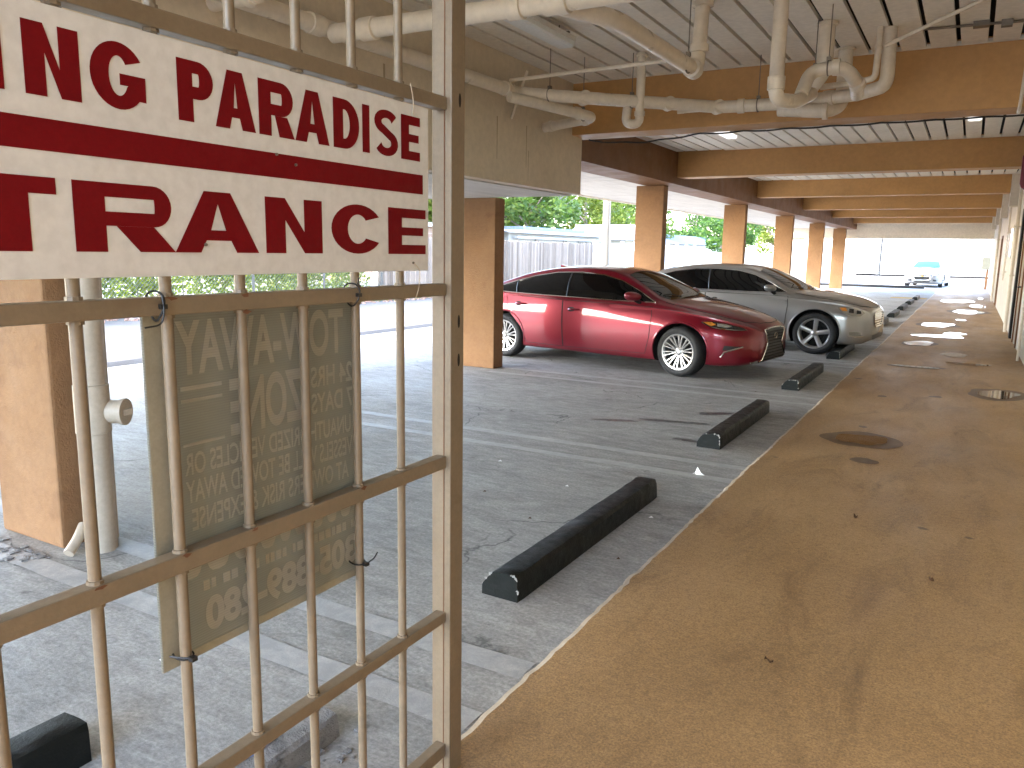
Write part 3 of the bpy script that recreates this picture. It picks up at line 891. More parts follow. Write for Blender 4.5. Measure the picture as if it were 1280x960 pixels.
pipe_thing('longest cream drain pipe along the bulkhead then crossing towards the first beam',
           [(-3.98, 1.5, 3.0), (-3.98, 6.95, 3.06), (-3.55, 7.18, 3.03), (-2.33, 8.17, 3.0), (-1.77, 8.23, 3.0), (-1.04, 8.05, 3.0), (-.78, 7.74, 3.0), (-.79, 7.74, ZC)], .058, .10,
           [((-3.98, 4.2, 3.03), (0, 1, 0), .12, .068), ((-3.98, 6.75, 3.06), (0, 1, 0), .10, .067), ((-3.42, 7.29, 3.026), dA, .09, .067), ((-2.75, 7.83, 3.01), dA, .08, .067), ((-2.35, 8.15, 3.0), dA, .09, .067), ((-2.13, 8.19, 3.0), (1, .1, 0), .07, .067), ((-1.3, 8.115, 3.0), (1, -.25, 0), .1, .066)],
           [(-3.98, 5.9, 3.05, .058), (-3.70, 7.1, 3.04, .058), (-1.97, 8.21, 3.0, .058), (-3.05, 7.6, 3.015, .058)])
pipe_thing('cream drain pipe crossing over the gate post with an elbow arm up to the ceiling',
           [(-3.93, 4.32, 2.99), (-.6, 4.45, 3.0)], .062, .1,
           [((-3.62, 4.33, 2.99), (1, 0, 0), .12, .073), ((-2.52, 4.375, 2.995), (1, 0, 0), .10, .073), ((-2.25, 4.385, 2.995), (1, 0, 0), .16, .075), ((-2.0, 6.2, 2.95), (0, 1, 0), .10, .07), ((-1.99, 6.31, 3.12), (0, 0, 1), .06, .07), ((-1.98, 6.31, 3.44), (0, 0, 1), .04, .08)],
           [(-1.99, 6.05, 2.95, .058)], extra=[([(-2.28, 4.42, 2.99), (-2.05, 4.8, 2.97), (-2.0, 6.31, 2.95), (-1.98, 6.31, ZC)], .056, .11)])
pipe_thing('short cream stub pipe left of the long drain above the sign', [(-4.2, 3.55, 3.02), (-3.75, 3.5, 3.0)], .05, .1, [((-3.82, 3.505, 3.0), (1, 0, 0), .06, .06)])
pipe_thing('looped cream drain pipe turning back into the bulkhead wall', [(-3.92, 6.7, 2.98), (-3.46, 7.66, 2.9), (-4.2, 7.95, 2.885)], .05, .13,
           [((-3.57, 7.45, 2.92), (.44, .9, -.08), .06, .058), ((-3.60, 7.715, 2.897), (1, -.39, 0), .06, .058), ((-4.08, 7.90, 2.888), (1, -.39, 0), .05, .058)], [(-3.55, 7.55, 2.91, .05)])
pipe_thing('slim cream trap pipe with a U bend below the long drain', [(-2.97, 7.62, ZC), (-2.97, 7.62, 2.80), (-3.09, 7.56, 2.80), (-3.09, 7.60, 3.0)], .043, .07,
           [((-2.97, 7.62, 3.44), (0, 0, 1), .03, .06), ((-2.97, 7.62, 2.9), (0, 0, 1), .05, .05)])
pipe_thing('tall cream riser at the left of the pipe cluster', [(-1.40, 6.35, ZC), (-1.40, 6.35, 2.70), (-1.30, 6.6, 2.72), (-1.28, 7.1, 2.86)], .054, .10,
           [((-1.40, 6.35, 2.82), (0, 0, 1), .10, .062)])
pipe_thing('cream riser at the centre of the cluster with a bend into the long drain', [(-1.23, 7.33, ZC), (-1.23, 7.33, 3.08), (-1.42, 7.7, 2.99), (-1.6, 8.1, 2.98)], .066, .12,
           [((-1.23, 7.33, 3.45), (0, 0, 1), .03, .085)], [(-1.29, 7.25, 3.1, .0)])
pipe_thing('thick cream riser at the back of the cluster against the first beam', [(-1.21, 8.3, ZC), (-1.21, 8.3, 2.96), (-1.3, 8.1, 2.88), (-1.75, 8.12, 2.93)], .064, .10,
           [((-1.21, 8.3, 3.46), (0, 0, 1), .02, .085), ((-1.32, 8.09, 2.88), (1, 0, 0), .05, .073)])
pipe_thing('arched cream pipe hooking over the front of the cluster', [(-1.29, 6.75, 2.80), (-1.25, 6.85, 2.99), (-1.0, 6.85, 3.0), (-.92, 7.0, 2.9), (-.96, 7.35, 2.87)], .052, .09,
           [((-1.06, 6.85, 3.0), (1, 0, 0), .06, .06), ((-.92, 7.02, 2.89), (.1, .6, -.4), .05, .06)], [(-1.12, 6.85, 3.0, .052)])
pipe_thing('thin cream riser paired with the end of the long drain', [(-.86, 7.68, ZC), (-.87, 7.68, 3.06), (-1.0, 7.8, 3.06), (-1.35, 7.95, 3.07)], .026, .05, [((-.862, 7.68, 3.3), (0, 0, 1), .03, .031)])
def conduit(label, path, r, boxes=(), mat='pvc', fil=.05, name='conduit'):
    m = MB().tube(bez_path(path, fil), r, 10)
    for b in boxes: m.box(*b)
    return tag(m.build(name, MT[mat], smooth=True, ang=40), label, 'conduit', 'thin conduits under the ceiling')
conduit('thin pale conduit stretching from the bulkhead pipe to the elbow arm', [(-4.0, 6.85, 3.16), (-2.1, 6.6, 3.13)], .017)
conduit('thin pale conduit slanting up from the paired riser', [(-.80, 7.62, 3.30), (.05, 7.1, 3.50)], .016)
conduit('ceiling conduit with two small boxes near the first beam', [(-.55, 7.86, 3.455), (.7, 8.0, 3.455)], .011, [(-.18, -.06, 7.83, 7.93, 3.43, 3.469), (.02, .1, 7.87, 7.95, 3.42, 3.469)], 'steel')
conduit('pale conduit down the front of the first beam', [(.26, 8.60, ZC), (.235, 8.60, 2.87), (.235, 8.80, 2.87)], .016)
conduit('diagonal pale brace beside the bulkhead pipe', [(-4.18, 7.2, 2.87), (-3.98, 7.15, 3.3)], .014)
conduit('thin pale conduit along the bulkhead above the long drain', [(-4.16, 1.5, 3.12), (-4.16, 7.1, 3.17)], .014)
conduit('pale conduit behind the long drain at the beam', [(-2.9, 8.55, 3.05), (-1.5, 8.55, 3.08)], .02)
# loose cable along the first beam
pts = []
for k in range(60):
    x = -4.15 + 4.75*k/59
    pts.append((x, 9.02 + .01*math.sin(k), 2.885 - .012*abs(math.sin(k*.55)) - (.05*math.sin((x+4.15)/1.3*math.pi) if x < -2.85 else 0)))
tag(MB().tube(pts, .009, 8).build('beam_cable', MT['cable'], smooth=True), 'black cable sagging along the underside of the first beam', 'cable')
# fluorescent fittings
MT['lenslit'] = plain('lit_lamp_lens', (.72,.74,.74), .35, emit=((1, .98, .94), .05))
def lamp(x, y, z, L, label, lit):
    t = thing('ceiling_light', label, 'light', (x, y, z), 0, 'fluorescent ceiling lights')
    MB().box(x-.09, x+.09, y-L/2, y+L/2, z+.05, z+.09).build('housing', MT['lampbody'], t, bevel=.006)
    prof = [(-.085, .05), (-.082, .012), (-.06, 0), (.06, 0), (.082, .012), (.085, .05)]
    MB().prism([(x+a, z+b) for a, b in prof], y-L/2+.01, y+L/2-.01, 'y').build('lens', MT['lenslit' if lit else 'lens'], t, bevel=.004)
    h = MB()
    for yy in (y-L*.38, y+L*.38):
        h.tube([(x, yy, z+.09), (x, yy, ZC)], .006, 6)
        h.box(x-.1, x+.1, yy-.012, yy+.012, z+.088, z+.10)
    h.build('hanger', MT['steel'], t)
lamp(-3.27, 5.95, 3.31, 1.25, 'long fluorescent light hanging above the drain pipes', False)
lamp(-3.5, 12.4, 3.36, 1.25, 'fluorescent light in the second bay, left', True)
lamp(-.15, 12.3, 3.36, .62, 'small bright ceiling light in the second bay near the right wall', True)

# downpipe beside the near column
t = thing('downpipe', 'white downpipe with a round cleanout cap beside the near column', 'pipe', (-3.74, 2.31, 0))
MB().tube([(-3.74, 2.31, 0), (-3.74, 2.31, 2.22)], .072, 20).build('pipe', MT['pvcw'], t, smooth=True)
MB().tube([(-3.74, 2.31, .615), (-3.74, 2.31, .62), (-3.74, 2.31, .86), (-3.74, 2.31, .865)], [.07, .083, .083, .07], 20).build('coupling', MT['pvcw'], t, smooth=True, ang=40)
MB().tube([(-3.70, 2.36, .72), (-3.63, 2.40, .72)], .06, 18).tube([(-3.63, 2.40, .72), (-3.615, 2.408, .72)], .068, 18).box(-3.62, -3.6, 2.385, 2.43, .705, .735).build('cleanout_cap', MT['pvcw'], t, smooth=True)
MB().tube([(-3.85, 2.44, 0), (-3.85, 2.44, 2.22)], .03, 12).build('side_pipe', MT['pvcw'], t, smooth=True)
MB().tube(bez_path([(-3.84, 2.28, .12), (-3.80, 2.22, .07), (-3.77, 2.15, .022)], .03), .026, 12).build('spout', MT['pvcw'], t, smooth=True)
# spalled rubble below near column
rb = MB(); rnd = random.Random(15)
for k in range(150):
    cx, cy = rnd.uniform(-5.2, -3.85), 2.12 - abs(rnd.gauss(0, .10)); r = rnd.uniform(.004, .022)
    vs = [(cx+r*rnd.uniform(.5, 1)*a, cy+r*rnd.uniform(.5, 1)*b, max(0.001, r*.35*(c+1)*rnd.uniform(.5, .9))) for a in (-1, 1) for b in (-1, 1) for c in (-1, 1)]
    rb.add(vs, [(0, 1, 3, 2), (4, 6, 7, 5), (0, 4, 5, 1), (2, 3, 7, 6), (0, 2, 6, 4), (1, 5, 7, 3)])
tag(rb.build('debris', MT['stopworn']), 'grey concrete debris at the foot of the near column', 'debris', None, 'stuff')

# small litter
def leaf(x, y, z, L, rz, label, mat):
    m = MB()
    vs = []; n = 7
    for k in range(n+1):
        u = k/n; w = .28*L*math.sin(math.pi*u)**.8
        zc = z + .006 + .012*math.sin(u*5 + rz)
        vs += [(L*(u-.5), -w, zc + .006), (L*(u-.5), 0, zc), (L*(u-.5), w, zc + .008)]
    c, s = math.cos(rz), math.sin(rz)
    vs = [(x + a*c - b*s, y + a*s + b*c, q) for a, b, q in vs]
    fs = [(k*3+j, k*3+j+1, k*3+j+4, k*3+j+3) for k in range(n) for j in range(2)]
    m.add(vs, fs)
    return tag(m.build('dry_leaf', mat, smooth=True), label, 'leaf', 'dry leaves on the walkway')
leaf(-.17, 2.28, W0, .055, .3, 'curled brown leaf lying on the walkway nearest the camera', MT['leafy'])
leaf(-.02, 4.1, W0, .04, 1.3, 'small dark leaf in the middle of the walkway', MT['leafy'])
leaf(-.45, 4.9, W0, .035, 2.3, 'small dark leaf on the left part of the walkway', MT['leafy'])
leaf(-.52, 2.9, W0, .04, .8, 'dark leaf near the ragged walkway edge', MT['leafy'])
leaf(.25, 2.0, W0, .035, 1.9, 'tiny dark leaf at the right of the walkway', MT['leafy'])
pm = MB().add([(-1.55, 5.36, .004), (-1.515, 5.36, .02), (-1.55, 5.38, .055), (-1.565, 5.39, .015), (-1.49, 5.365, .006), (-1.575, 5.35, .01)], [(0, 1, 2), (0, 2, 3), (0, 4, 1), (5, 0, 3)])
tag(pm.build('paper_scrap', MT['paper'], recalc=False), 'crumpled white paper scrap between the painted lines', 'paper')
for i, (x, y, s) in enumerate([(-2.5, 1.75, .018), (-2.6, 4.2, .012), (-2.2, 4.6, .012), (-2.0, 9.1, .012), (-2.9, 4.9, .014), (-1.42, 3.6, .01), (-1.5, 4.3, .014), (-2.1, 3.9, .01)]):
    m = MB().add([(x-s, y-s*.4, .004), (x+s*.6, y-s, .01), (x+s, y+s*.5, .004), (x-s*.2, y+s, .012)], [(0, 1, 2), (0, 2, 3)])
    tag(m.build('litter_scrap', MT['paper'] if i % 2 == 0 else MT['leafy'], recalc=False), ['tiny white', 'tiny brown'][i % 2] + ' scrap on the parking floor', 'litter', 'tiny scraps on the parking floor')

# ------------------------------------------------------------------ cars
def curve(pts):
    xs = [p[0] for p in pts]; ys = [p[1] for p in pts]
    n = len(pts)
    d = [(ys[i+1]-ys[i])/(xs[i+1]-xs[i]) for i in range(n-1)]
    m = [d[0]] + [0 if d[i-1]*d[i] <= 0 else 2*d[i-1]*d[i]/(d[i-1]+d[i]) for i in range(1, n-1)] + [d[-1]]
    def f(x):
        if x <= xs[0]: return ys[0]
        if x >= xs[-1]: return ys[-1]
        i = max(k for k in range(n-1) if xs[k] <= x)
        h = xs[i+1]-xs[i]; t = (x-xs[i])/h
        return (2*t**3-3*t*t+1)*ys[i] + (t**3-2*t*t+t)*h*m[i] + (-2*t**3+3*t*t)*ys[i+1] + (t**3-t*t)*h*m[i+1]
    return f
def catmull(P, n):
    out = []
    P = [Vector(p) for p in P]
    for i in range(len(P)-1):
        p0 = P[i-1] if i > 0 else P[i]*2-P[i+1]
        p1, p2 = P[i], P[i+1]
        p3 = P[i+2] if i+2 < len(P) else P[i+1]*2-P[i]
        for k in range(n):
            t = k/n
            out.append(.5*((2*p1)+(-p0+p2)*t+(2*p0-5*p1+4*p2-p3)*t*t+(-p0+3*p1-3*p2+p3)*t**3))
    out.append(P[-1])
    return out

class Car:
    def __init__(s, root, S):
        s.root = root; s.S = S
        s.c = {k: curve(v) for k, v in S['curves'].items()}
    def ring(s, x):
        c = s.c
        zb, w, zs, ws, zr, wr, zt = (c[k](x) for k in ('zb', 'w', 'zs', 'ws', 'zr', 'wr', 'zt'))
        H = zs - zb
        low = catmull([(w*.72, zb), (w-.10, zb+.004), (w-.035, zb+.03), (w-.016, zb+.14*H), (w-.003, zb+.32*H), (w-.001, zb+.52*H), (w-.010, zb+.76*H), (ws+.010, zs-.06*H), (ws, zs)], 3)
        G = zr - zs
        up = catmull([(ws, zs), (ws-.02-.04*(ws-wr), zs+.05*G+.004), (ws+(wr-ws)*.50+.012, zs+.5*G), (wr+.012, zr-.10*G), (wr-.03, zr+.25*(zt-zr)), (wr*.72, zr+.66*(zt-zr)), (wr*.36, zr+.93*(zt-zr)), (0, zt)], 3)
        return [Vector((0, zb))] + low + up[1:]
    def body(s, mat):
        x0, x1 = s.S['x0'], s.S['x1']
        N = 96
        xs = [x0 + (x1-x0)*(.5-.5*math.cos(math.pi*(i/N)))*.55 + (x1-x0)*i/N*.45 for i in range(N+1)]
        rings = [s.ring(x) for x in xs]
        n = len(rings[0])
        vs = []; loop = 2*n-2
        for x, rg in zip(xs, rings):
            vs += [(x, -p.x, p.y) for p in rg]                     # right side bottom -> top
            vs += [(x, p.x, p.y) for p in reversed(rg[1:-1])]
        fs = []
        for i in range(N):
            for k in range(loop):
                a = i*loop+k; b = i*loop+(k+1) % loop
                fs.append((a, b, b+loop, a+loop))
        fs.append(tuple(range(loop-1, -1, -1))); fs.append(tuple(N*loop+k for k in range(loop)))
        mb = MB().add(vs, fs)
        o = mb.build('body', mat, s.root, local=False)
        bm = bmesh.new(); bm.from_mesh(o.data); bmesh.ops.triangulate(bm, faces=bm.faces)
        s.bvh = BVHTree.FromBMesh(bm); bm.free()
        # wheel arches
        o.data.materials.append(MT['dark'])
        cuts = []
        for wx in (s.S['wf'], s.S['wr_']):
            for sd in (-1, 1):
                c = MB()
                ra = s.S['arch']; zc = s.S['rad'] + .015
                y0, y1 = sd*.56, sd*1.2
                n2 = 48
                ring = [(wx + ra*math.cos(2*math.pi*k/n2), zc + ra*math.sin(2*math.pi*k/n2)) for k in range(n2)]
                c.prism(ring, min(y0, y1), max(y0, y1), 'y')
                co = c.build('cut', MT['dark'], s.root, local=False)
                cuts.append(co)
        dg = bpy.context.evaluated_depsgraph_get()
        for co in cuts:
            md = o.modifiers.new('b', 'BOOLEAN'); md.operation = 'DIFFERENCE'; md.object = co; md.solver = 'EXACT'; md.material_mode = 'TRANSFER'
        bpy.context.view_layer.update()
        dg = bpy.context.evaluated_depsgraph_get()
        me = bpy.data.meshes.new_from_object(o.evaluated_get(dg))
        o.modifiers.clear(); old = o.data; o.data = me; bpy.data.meshes.remove(old)
        for co in cuts: bpy.data.objects.remove(co)
        shade(o.data, 40)
        s.body_o = o
        # arch lips
        for wx in (s.S['wf'], s.S['wr_']):
            for sd in (-1, 1):
                pts = []
                ra = s.S['arch'] + .006; zc = s.S['rad'] + .015
                for k in range(41):
                    a = R(-28 + 236*k/40)
                    x = wx + ra*math.cos(a); z = zc + ra*math.sin(a)
                    if z < s.c['zb'](x) + .03: continue
                    p = s.hit((x, sd*2, z), (0, -sd, 0))
                    if p: pts.append(p[0] + Vector((0, -sd*.006, 0)))
                if len(pts) > 4: MB().tube(pts, .014, 8).build('arch_lip', mat, s.root, local=False, smooth=True)
        return o
    def hit(s, o, d):
        loc, nrm, i, dist = s.bvh.ray_cast(Vector(o), Vector(d).normalized())
        if loc is None: return None
        return loc, nrm
    def proj(s, a, b, view, sd=-1, off=.004):
        """2D point -> point on the body; view: side (x,z), front (y,z), top (x,y)"""
        if view == 'side': o, d = (a, sd*3, b), (0, -sd, 0)
        elif view == 'front': o, d = (4, a, b), (-1, 0, 0)
        elif view == 'rear': o, d = (-4, a, b), (1, 0, 0)
        else: o, d = (a, b, 4), (0, 0, -1)
        h = s.hit(o, d)
        if h is None:
            q = {'side': Vector((a, sd*.8, b)), 'front': Vector((2.2, a, b)), 'rear': Vector((-2.3, a, b)), 'top': Vector((a, b, 1.2))}[view]
            loc, nrm, i, dist = s.bvh.find_nearest(q)
            h = (loc, nrm)
        nv = h[1] if h[1].dot(Vector(d)) < 0 else -h[1]
        return h[0] + nv*off
    def patch(s, name, poly, view, mat, sd=-1, off=.004, step=.05, parent=None, thick=.0):
        bm = bmesh.new()
        vs = [bm.verts.new((a, b, 0)) for a, b in poly]
        bm.faces.new(vs)
        lo = [min(p[i] for p in poly) for i in (0, 1)]; hi = [max(p[i] for p in poly) for i in (0, 1)]
        for ax in (0, 1):
            k = lo[ax] + step
            while k < hi[ax]:
                co = [0, 0, 0]; co[ax] = k; no = [0, 0, 0]; no[ax] = 1
                bmesh.ops.bisect_plane(bm, geom=bm.verts[:]+bm.edges[:]+bm.faces[:], plane_co=co, plane_no=no)
                k += step
        bmesh.ops.triangulate(bm, faces=bm.faces)
        for v in bm.verts: v.co = s.proj(v.co.x, v.co.y, view, sd, off)
        bmesh.ops.recalc_face_normals(bm, faces=bm.faces)
        me = bpy.data.meshes.new(name); 
        # outward facing
        cen = Vector((0, 0, .6))
        tot = sum(f.normal.dot(f.calc_center_median()-cen)*f.calc_area() for f in bm.faces)
        if tot < 0: bmesh.ops.reverse_faces(bm, faces=bm.faces)
        if thick:
            bmesh.ops.solidify(bm, geom=bm.faces[:], thickness=thick)
        bm.to_mesh(me); bm.free()
        for p in me.polygons: p.use_smooth = True
        me.materials.append(mat)
        o = bpy.data.objects.new(name, me); COL.objects.link(o); o.parent = parent or s.root
        return o
    def line(s, name, pts, view, mat, r, sd=-1, off=0., closed=False, parent=None, dense=.04, flat=False):
        P = []
        seq = pts + ([pts[0]] if closed else [])
        for (a, b), (c, d) in zip(seq[:-1], seq[1:]):
            L = math.hypot(c-a, d-b); n = max(1, int(L/dense))
            for k in range(n): P.append((a+(c-a)*k/n, b+(d-b)*k/n))
        if not closed: P.append(seq[-1])
        Q = [s.proj(a, b, view, sd, off) for a, b in P]
        return MB().tube(Q, r, 6, closed=closed).build(name, mat, parent or s.root, local=False, smooth=True)
    def wheel(s, x, sd, steer=0, style='multi'):
        S = s.S; r = S['rad']; y = sd*(S['track']/2)
        w = MB()
        # local: outer face towards -y for right side; build for outward = +t then flip by sd
        def L(prof): return [(a, b*sd) for a, b in prof]
        c, sn = math.cos(steer), math.sin(steer)
        def place(mb):
            mb.v = [(x + vx*c - vy*sn, y + vx*sn + vy*c, r + vz) for vx, vy, vz in mb.v]
            return mb
        hub = MB().lathe(L([(0, .02), (.10, .02), (.145, .01), (.145, -.02), (r*.70, -.03), (r*.70, -.12), (0, -.12)]), 40)
        wo = place(hub).build('wheel', MT['dark'], s.root, local=False, smooth=True, ang=30)
        rr = r*.70
        tyre = MB().lathe(L([(rr-.01, .085), (rr+.012, .103), (rr+.05, .112), (r-.035, .108), (r-.012, .092), (r, .06), (r, -.06), (r-.012, -.092), (rr+.02, -.11), (rr-.01, -.1)]), 64)
        place(tyre).build('tyre', MT['tyre'], wo, local=False, smooth=True, ang=45)
        rim = MB().lathe(L([(rr-.012, .10), (rr+.006, .104), (rr+.008, .092), (rr-.02, .07), (rr-.022, -.05)]), 64)
        n, wi, wo_, twin = S['spokes']
        for k in range(n):
            a = 2*math.pi*k/n + .2
            for tw in ((-twin, twin) if twin else (0,)):
                a0 = a + tw*.35; a1 = a + tw
                p0 = Vector((math.cos(a0), math.sin(a0))) * .035; p1 = Vector((math.cos(a1), math.sin(a1))) * (rr-.012)
                d = (p1-p0).normalized(); q = Vector((-d.y, d.x))
                vs = []
                for P_, hw, t0 in ((p0, wi/2, .055), (p0.lerp(p1, .55), (wi+wo_)/4, .078), (p1, wo_/2, .092)):
                    for e, tt in ((-hw, t0-.02), (-hw, t0), (-hw*.55, t0+.008), (hw*.55, t0+.008), (hw, t0), (hw, t0-.02)):
                        pp = P_ + q*e
                        vs.append((pp.x, sd*tt, pp.y))
                fs = []
                for i in range(2):
                    for j in range(6):
                        fs.append((i*6+j, i*6+(j+1) % 6, (i+1)*6+(j+1) % 6, (i+1)*6+j))
                fs += [tuple(range(6)), tuple(range(17, 11, -1))]
                rim.add(vs, fs)
        rim.lathe(L([(0, .078), (.022, .078), (.034, .07), (.062, .062), (.066, .03)]), 28)
        place(rim).build('rim', MT['alloy'], wo, local=False, smooth=True, ang=30)
        return wo
    def mirror(s, x, z, sd, mat, size=1.):
        p = s.proj(x, z, 'side', sd, 0)
        y0 = abs(p.y)
        m = MB()
        N, K = 12, 14
        vs = []; fs = []
        for i in range(N+1):
            u = i/N; yy = .045 + .20*size*u
            e = math.sqrt(max(0, 1-(abs(u-.42)/.60)**3))
            for k in range(K):
                a = 2*math.pi*k/K
                vs.append((x - .02 + .075*size*e*math.cos(a)*(1.2 if math.cos(a) > 0 else .55) - .06*u, sd*(y0 + yy), z + .075 + .062*size*e*math.sin(a) + .02*u))
        for i in range(N):
            for k in range(K): fs.append((i*K+k, i*K+(k+1) % K, (i+1)*K+(k+1) % K, (i+1)*K+k))
        fs += [tuple(range(K)), tuple(N*K+k for k in reversed(range(K)))]
        m.add(vs, fs)
        o = m.build('side_mirror', mat, s.root, local=False, smooth=True, ang=60)
        a = MB().tube([(x+.01, sd*(y0-.02), z-.01), (x-.01, sd*(y0+.06), z+.02), (x-.02, sd*(y0+.10), z+.05)], [.03, .026, .03], 8)
        a.build('mirror_arm', MT['dark'], o, local=False, smooth=True)
        return o
    def handle(s, x, z, sd, parent, mat, L=.19):
        pts = [s.proj(x-L/2+L*k/8, z+.004*k/8, 'side', sd, .012 + .022*math.sin(math.pi*k/8)**.5) for k in range(9)]
        MB().tube(pts, [.009]+[.013]*7+[.009], 8).build('door_handle', mat, parent, local=False, smooth=True)
        cup = s.patch('handle_cup', [(x-.05+.062*math.cos(a), z+.004+.034*math.sin(a)) for a in [k*6.283/16 for k in range(16)]], 'side', MT['dark'], sd, .0045, .03, parent)

def squeeze(S, xa, k):
    """shorten the nose: everything ahead of xa is pulled back by the factor k"""
    f = lambda x: x if x < xa else xa + (x-xa)*k
    g = lambda pts: [(f(a), b) for a, b in pts]
    T = dict(S)
    T['x1'] = f(S['x1'])
    T['curves'] = {n: g(v) for n, v in S['curves'].items()}
    T['headlights'] = [(g(p), m) for p, m in S['headlights']]
    T['hl_inner'] = [(g(p), m) for p, m in S['hl_inner']]
    T['fogs'] = [(g(p), m) for p, m in S['fogs']]
    T['chrome_side'] = [(g(p), r, m) for p, r, m in S['chrome_side']]
    T['hood'] = g(S['hood'])
    return T
def sedan(root, S, paint):
    C_ = Car(root, S)
    C_.body(paint)
    g = S['glassmat']
    for sd in (-1, 1):
        for nm, poly in S['doors']:
            d = C_.patch('door', poly, 'side', paint, sd, .0025, .06)
            C_.line('door_seam', poly, 'side', MT['dark'], .0042, sd, .001, True, d)
            hx = S['handles'][nm]
            C_.handle(hx[0], hx[1], sd, d, S['handlemat'])
        C_.patch('side_window', S['window'], 'side', g, sd, .006, .05)
        if S.get('trim'):
            C_.line('window_trim', S['window'], 'side', S['trimmat'], S['trim'], sd, .008, True)
        for a, b in S['dividers']:
            C_.line('window_divider', [a, b], 'side', MT['black'], .012, sd, .004)
        for hl, mat_ in S['headlights']:
            h = C_.patch('headlight', hl, 'side', mat_, sd, .006, .025)
            for q, m2 in S['hl_inner']:
                C_.patch('lamp_lens', q, 'side', m2, sd, .010, .02, h)
        if S.get('fogs'):
            for q, m2 in S['fogs']: C_.patch('fog_lamp', q, 'side', m2, sd, .006, .03)
        if S.get('chrome_side'):
            for pts, r, m2 in S['chrome_side']: C_.line('bumper_trim', pts, 'side', m2, r, sd, .004)
        C_.patch('taillight', S['tail'], 'side', MT['maroon'], sd, .005, .04)
        C_.mirror(S['mirror'][0], S['mirror'][1], sd, paint, S['mirror'][2])
        C_.wheel(S['wf'], sd, S['steer']); C_.wheel(S['wr_'], sd, 0)
    C_.patch('windscreen', S['screen'], 'top', g, -1, .006, .06)
    C_.patch('rear_window', S['rear_screen'], 'top', g, -1, .006, .06)
    C_.line('hood_seam', S['hood'], 'top', MT['dark'], .0042, -1, .001)
    for nm, q, m2, off in S['front']: C_.patch(nm, q, 'front', m2, -1, off, .04)
    for nm, pts, r, m2, cl_ in S['front_lines']: C_.line(nm, pts, 'front', m2, r, -1, .01, cl_)
    for sd in (-1, 1):
        a = C_.proj(S['screen'][0][0]-.03, .25*sd, 'top', -1, .012); b = C_.proj(S['screen'][0][0]-.14, .62*sd*.9, 'top', -1, .016)
        MB().tube([a, (a+b)/2 + Vector((0, 0, .012)), b], .006, 6).build('wiper', MT['black'], root, local=False)
    return C_

def mirror_poly(p): return p + [(-a, b) for a, b in reversed(p)]
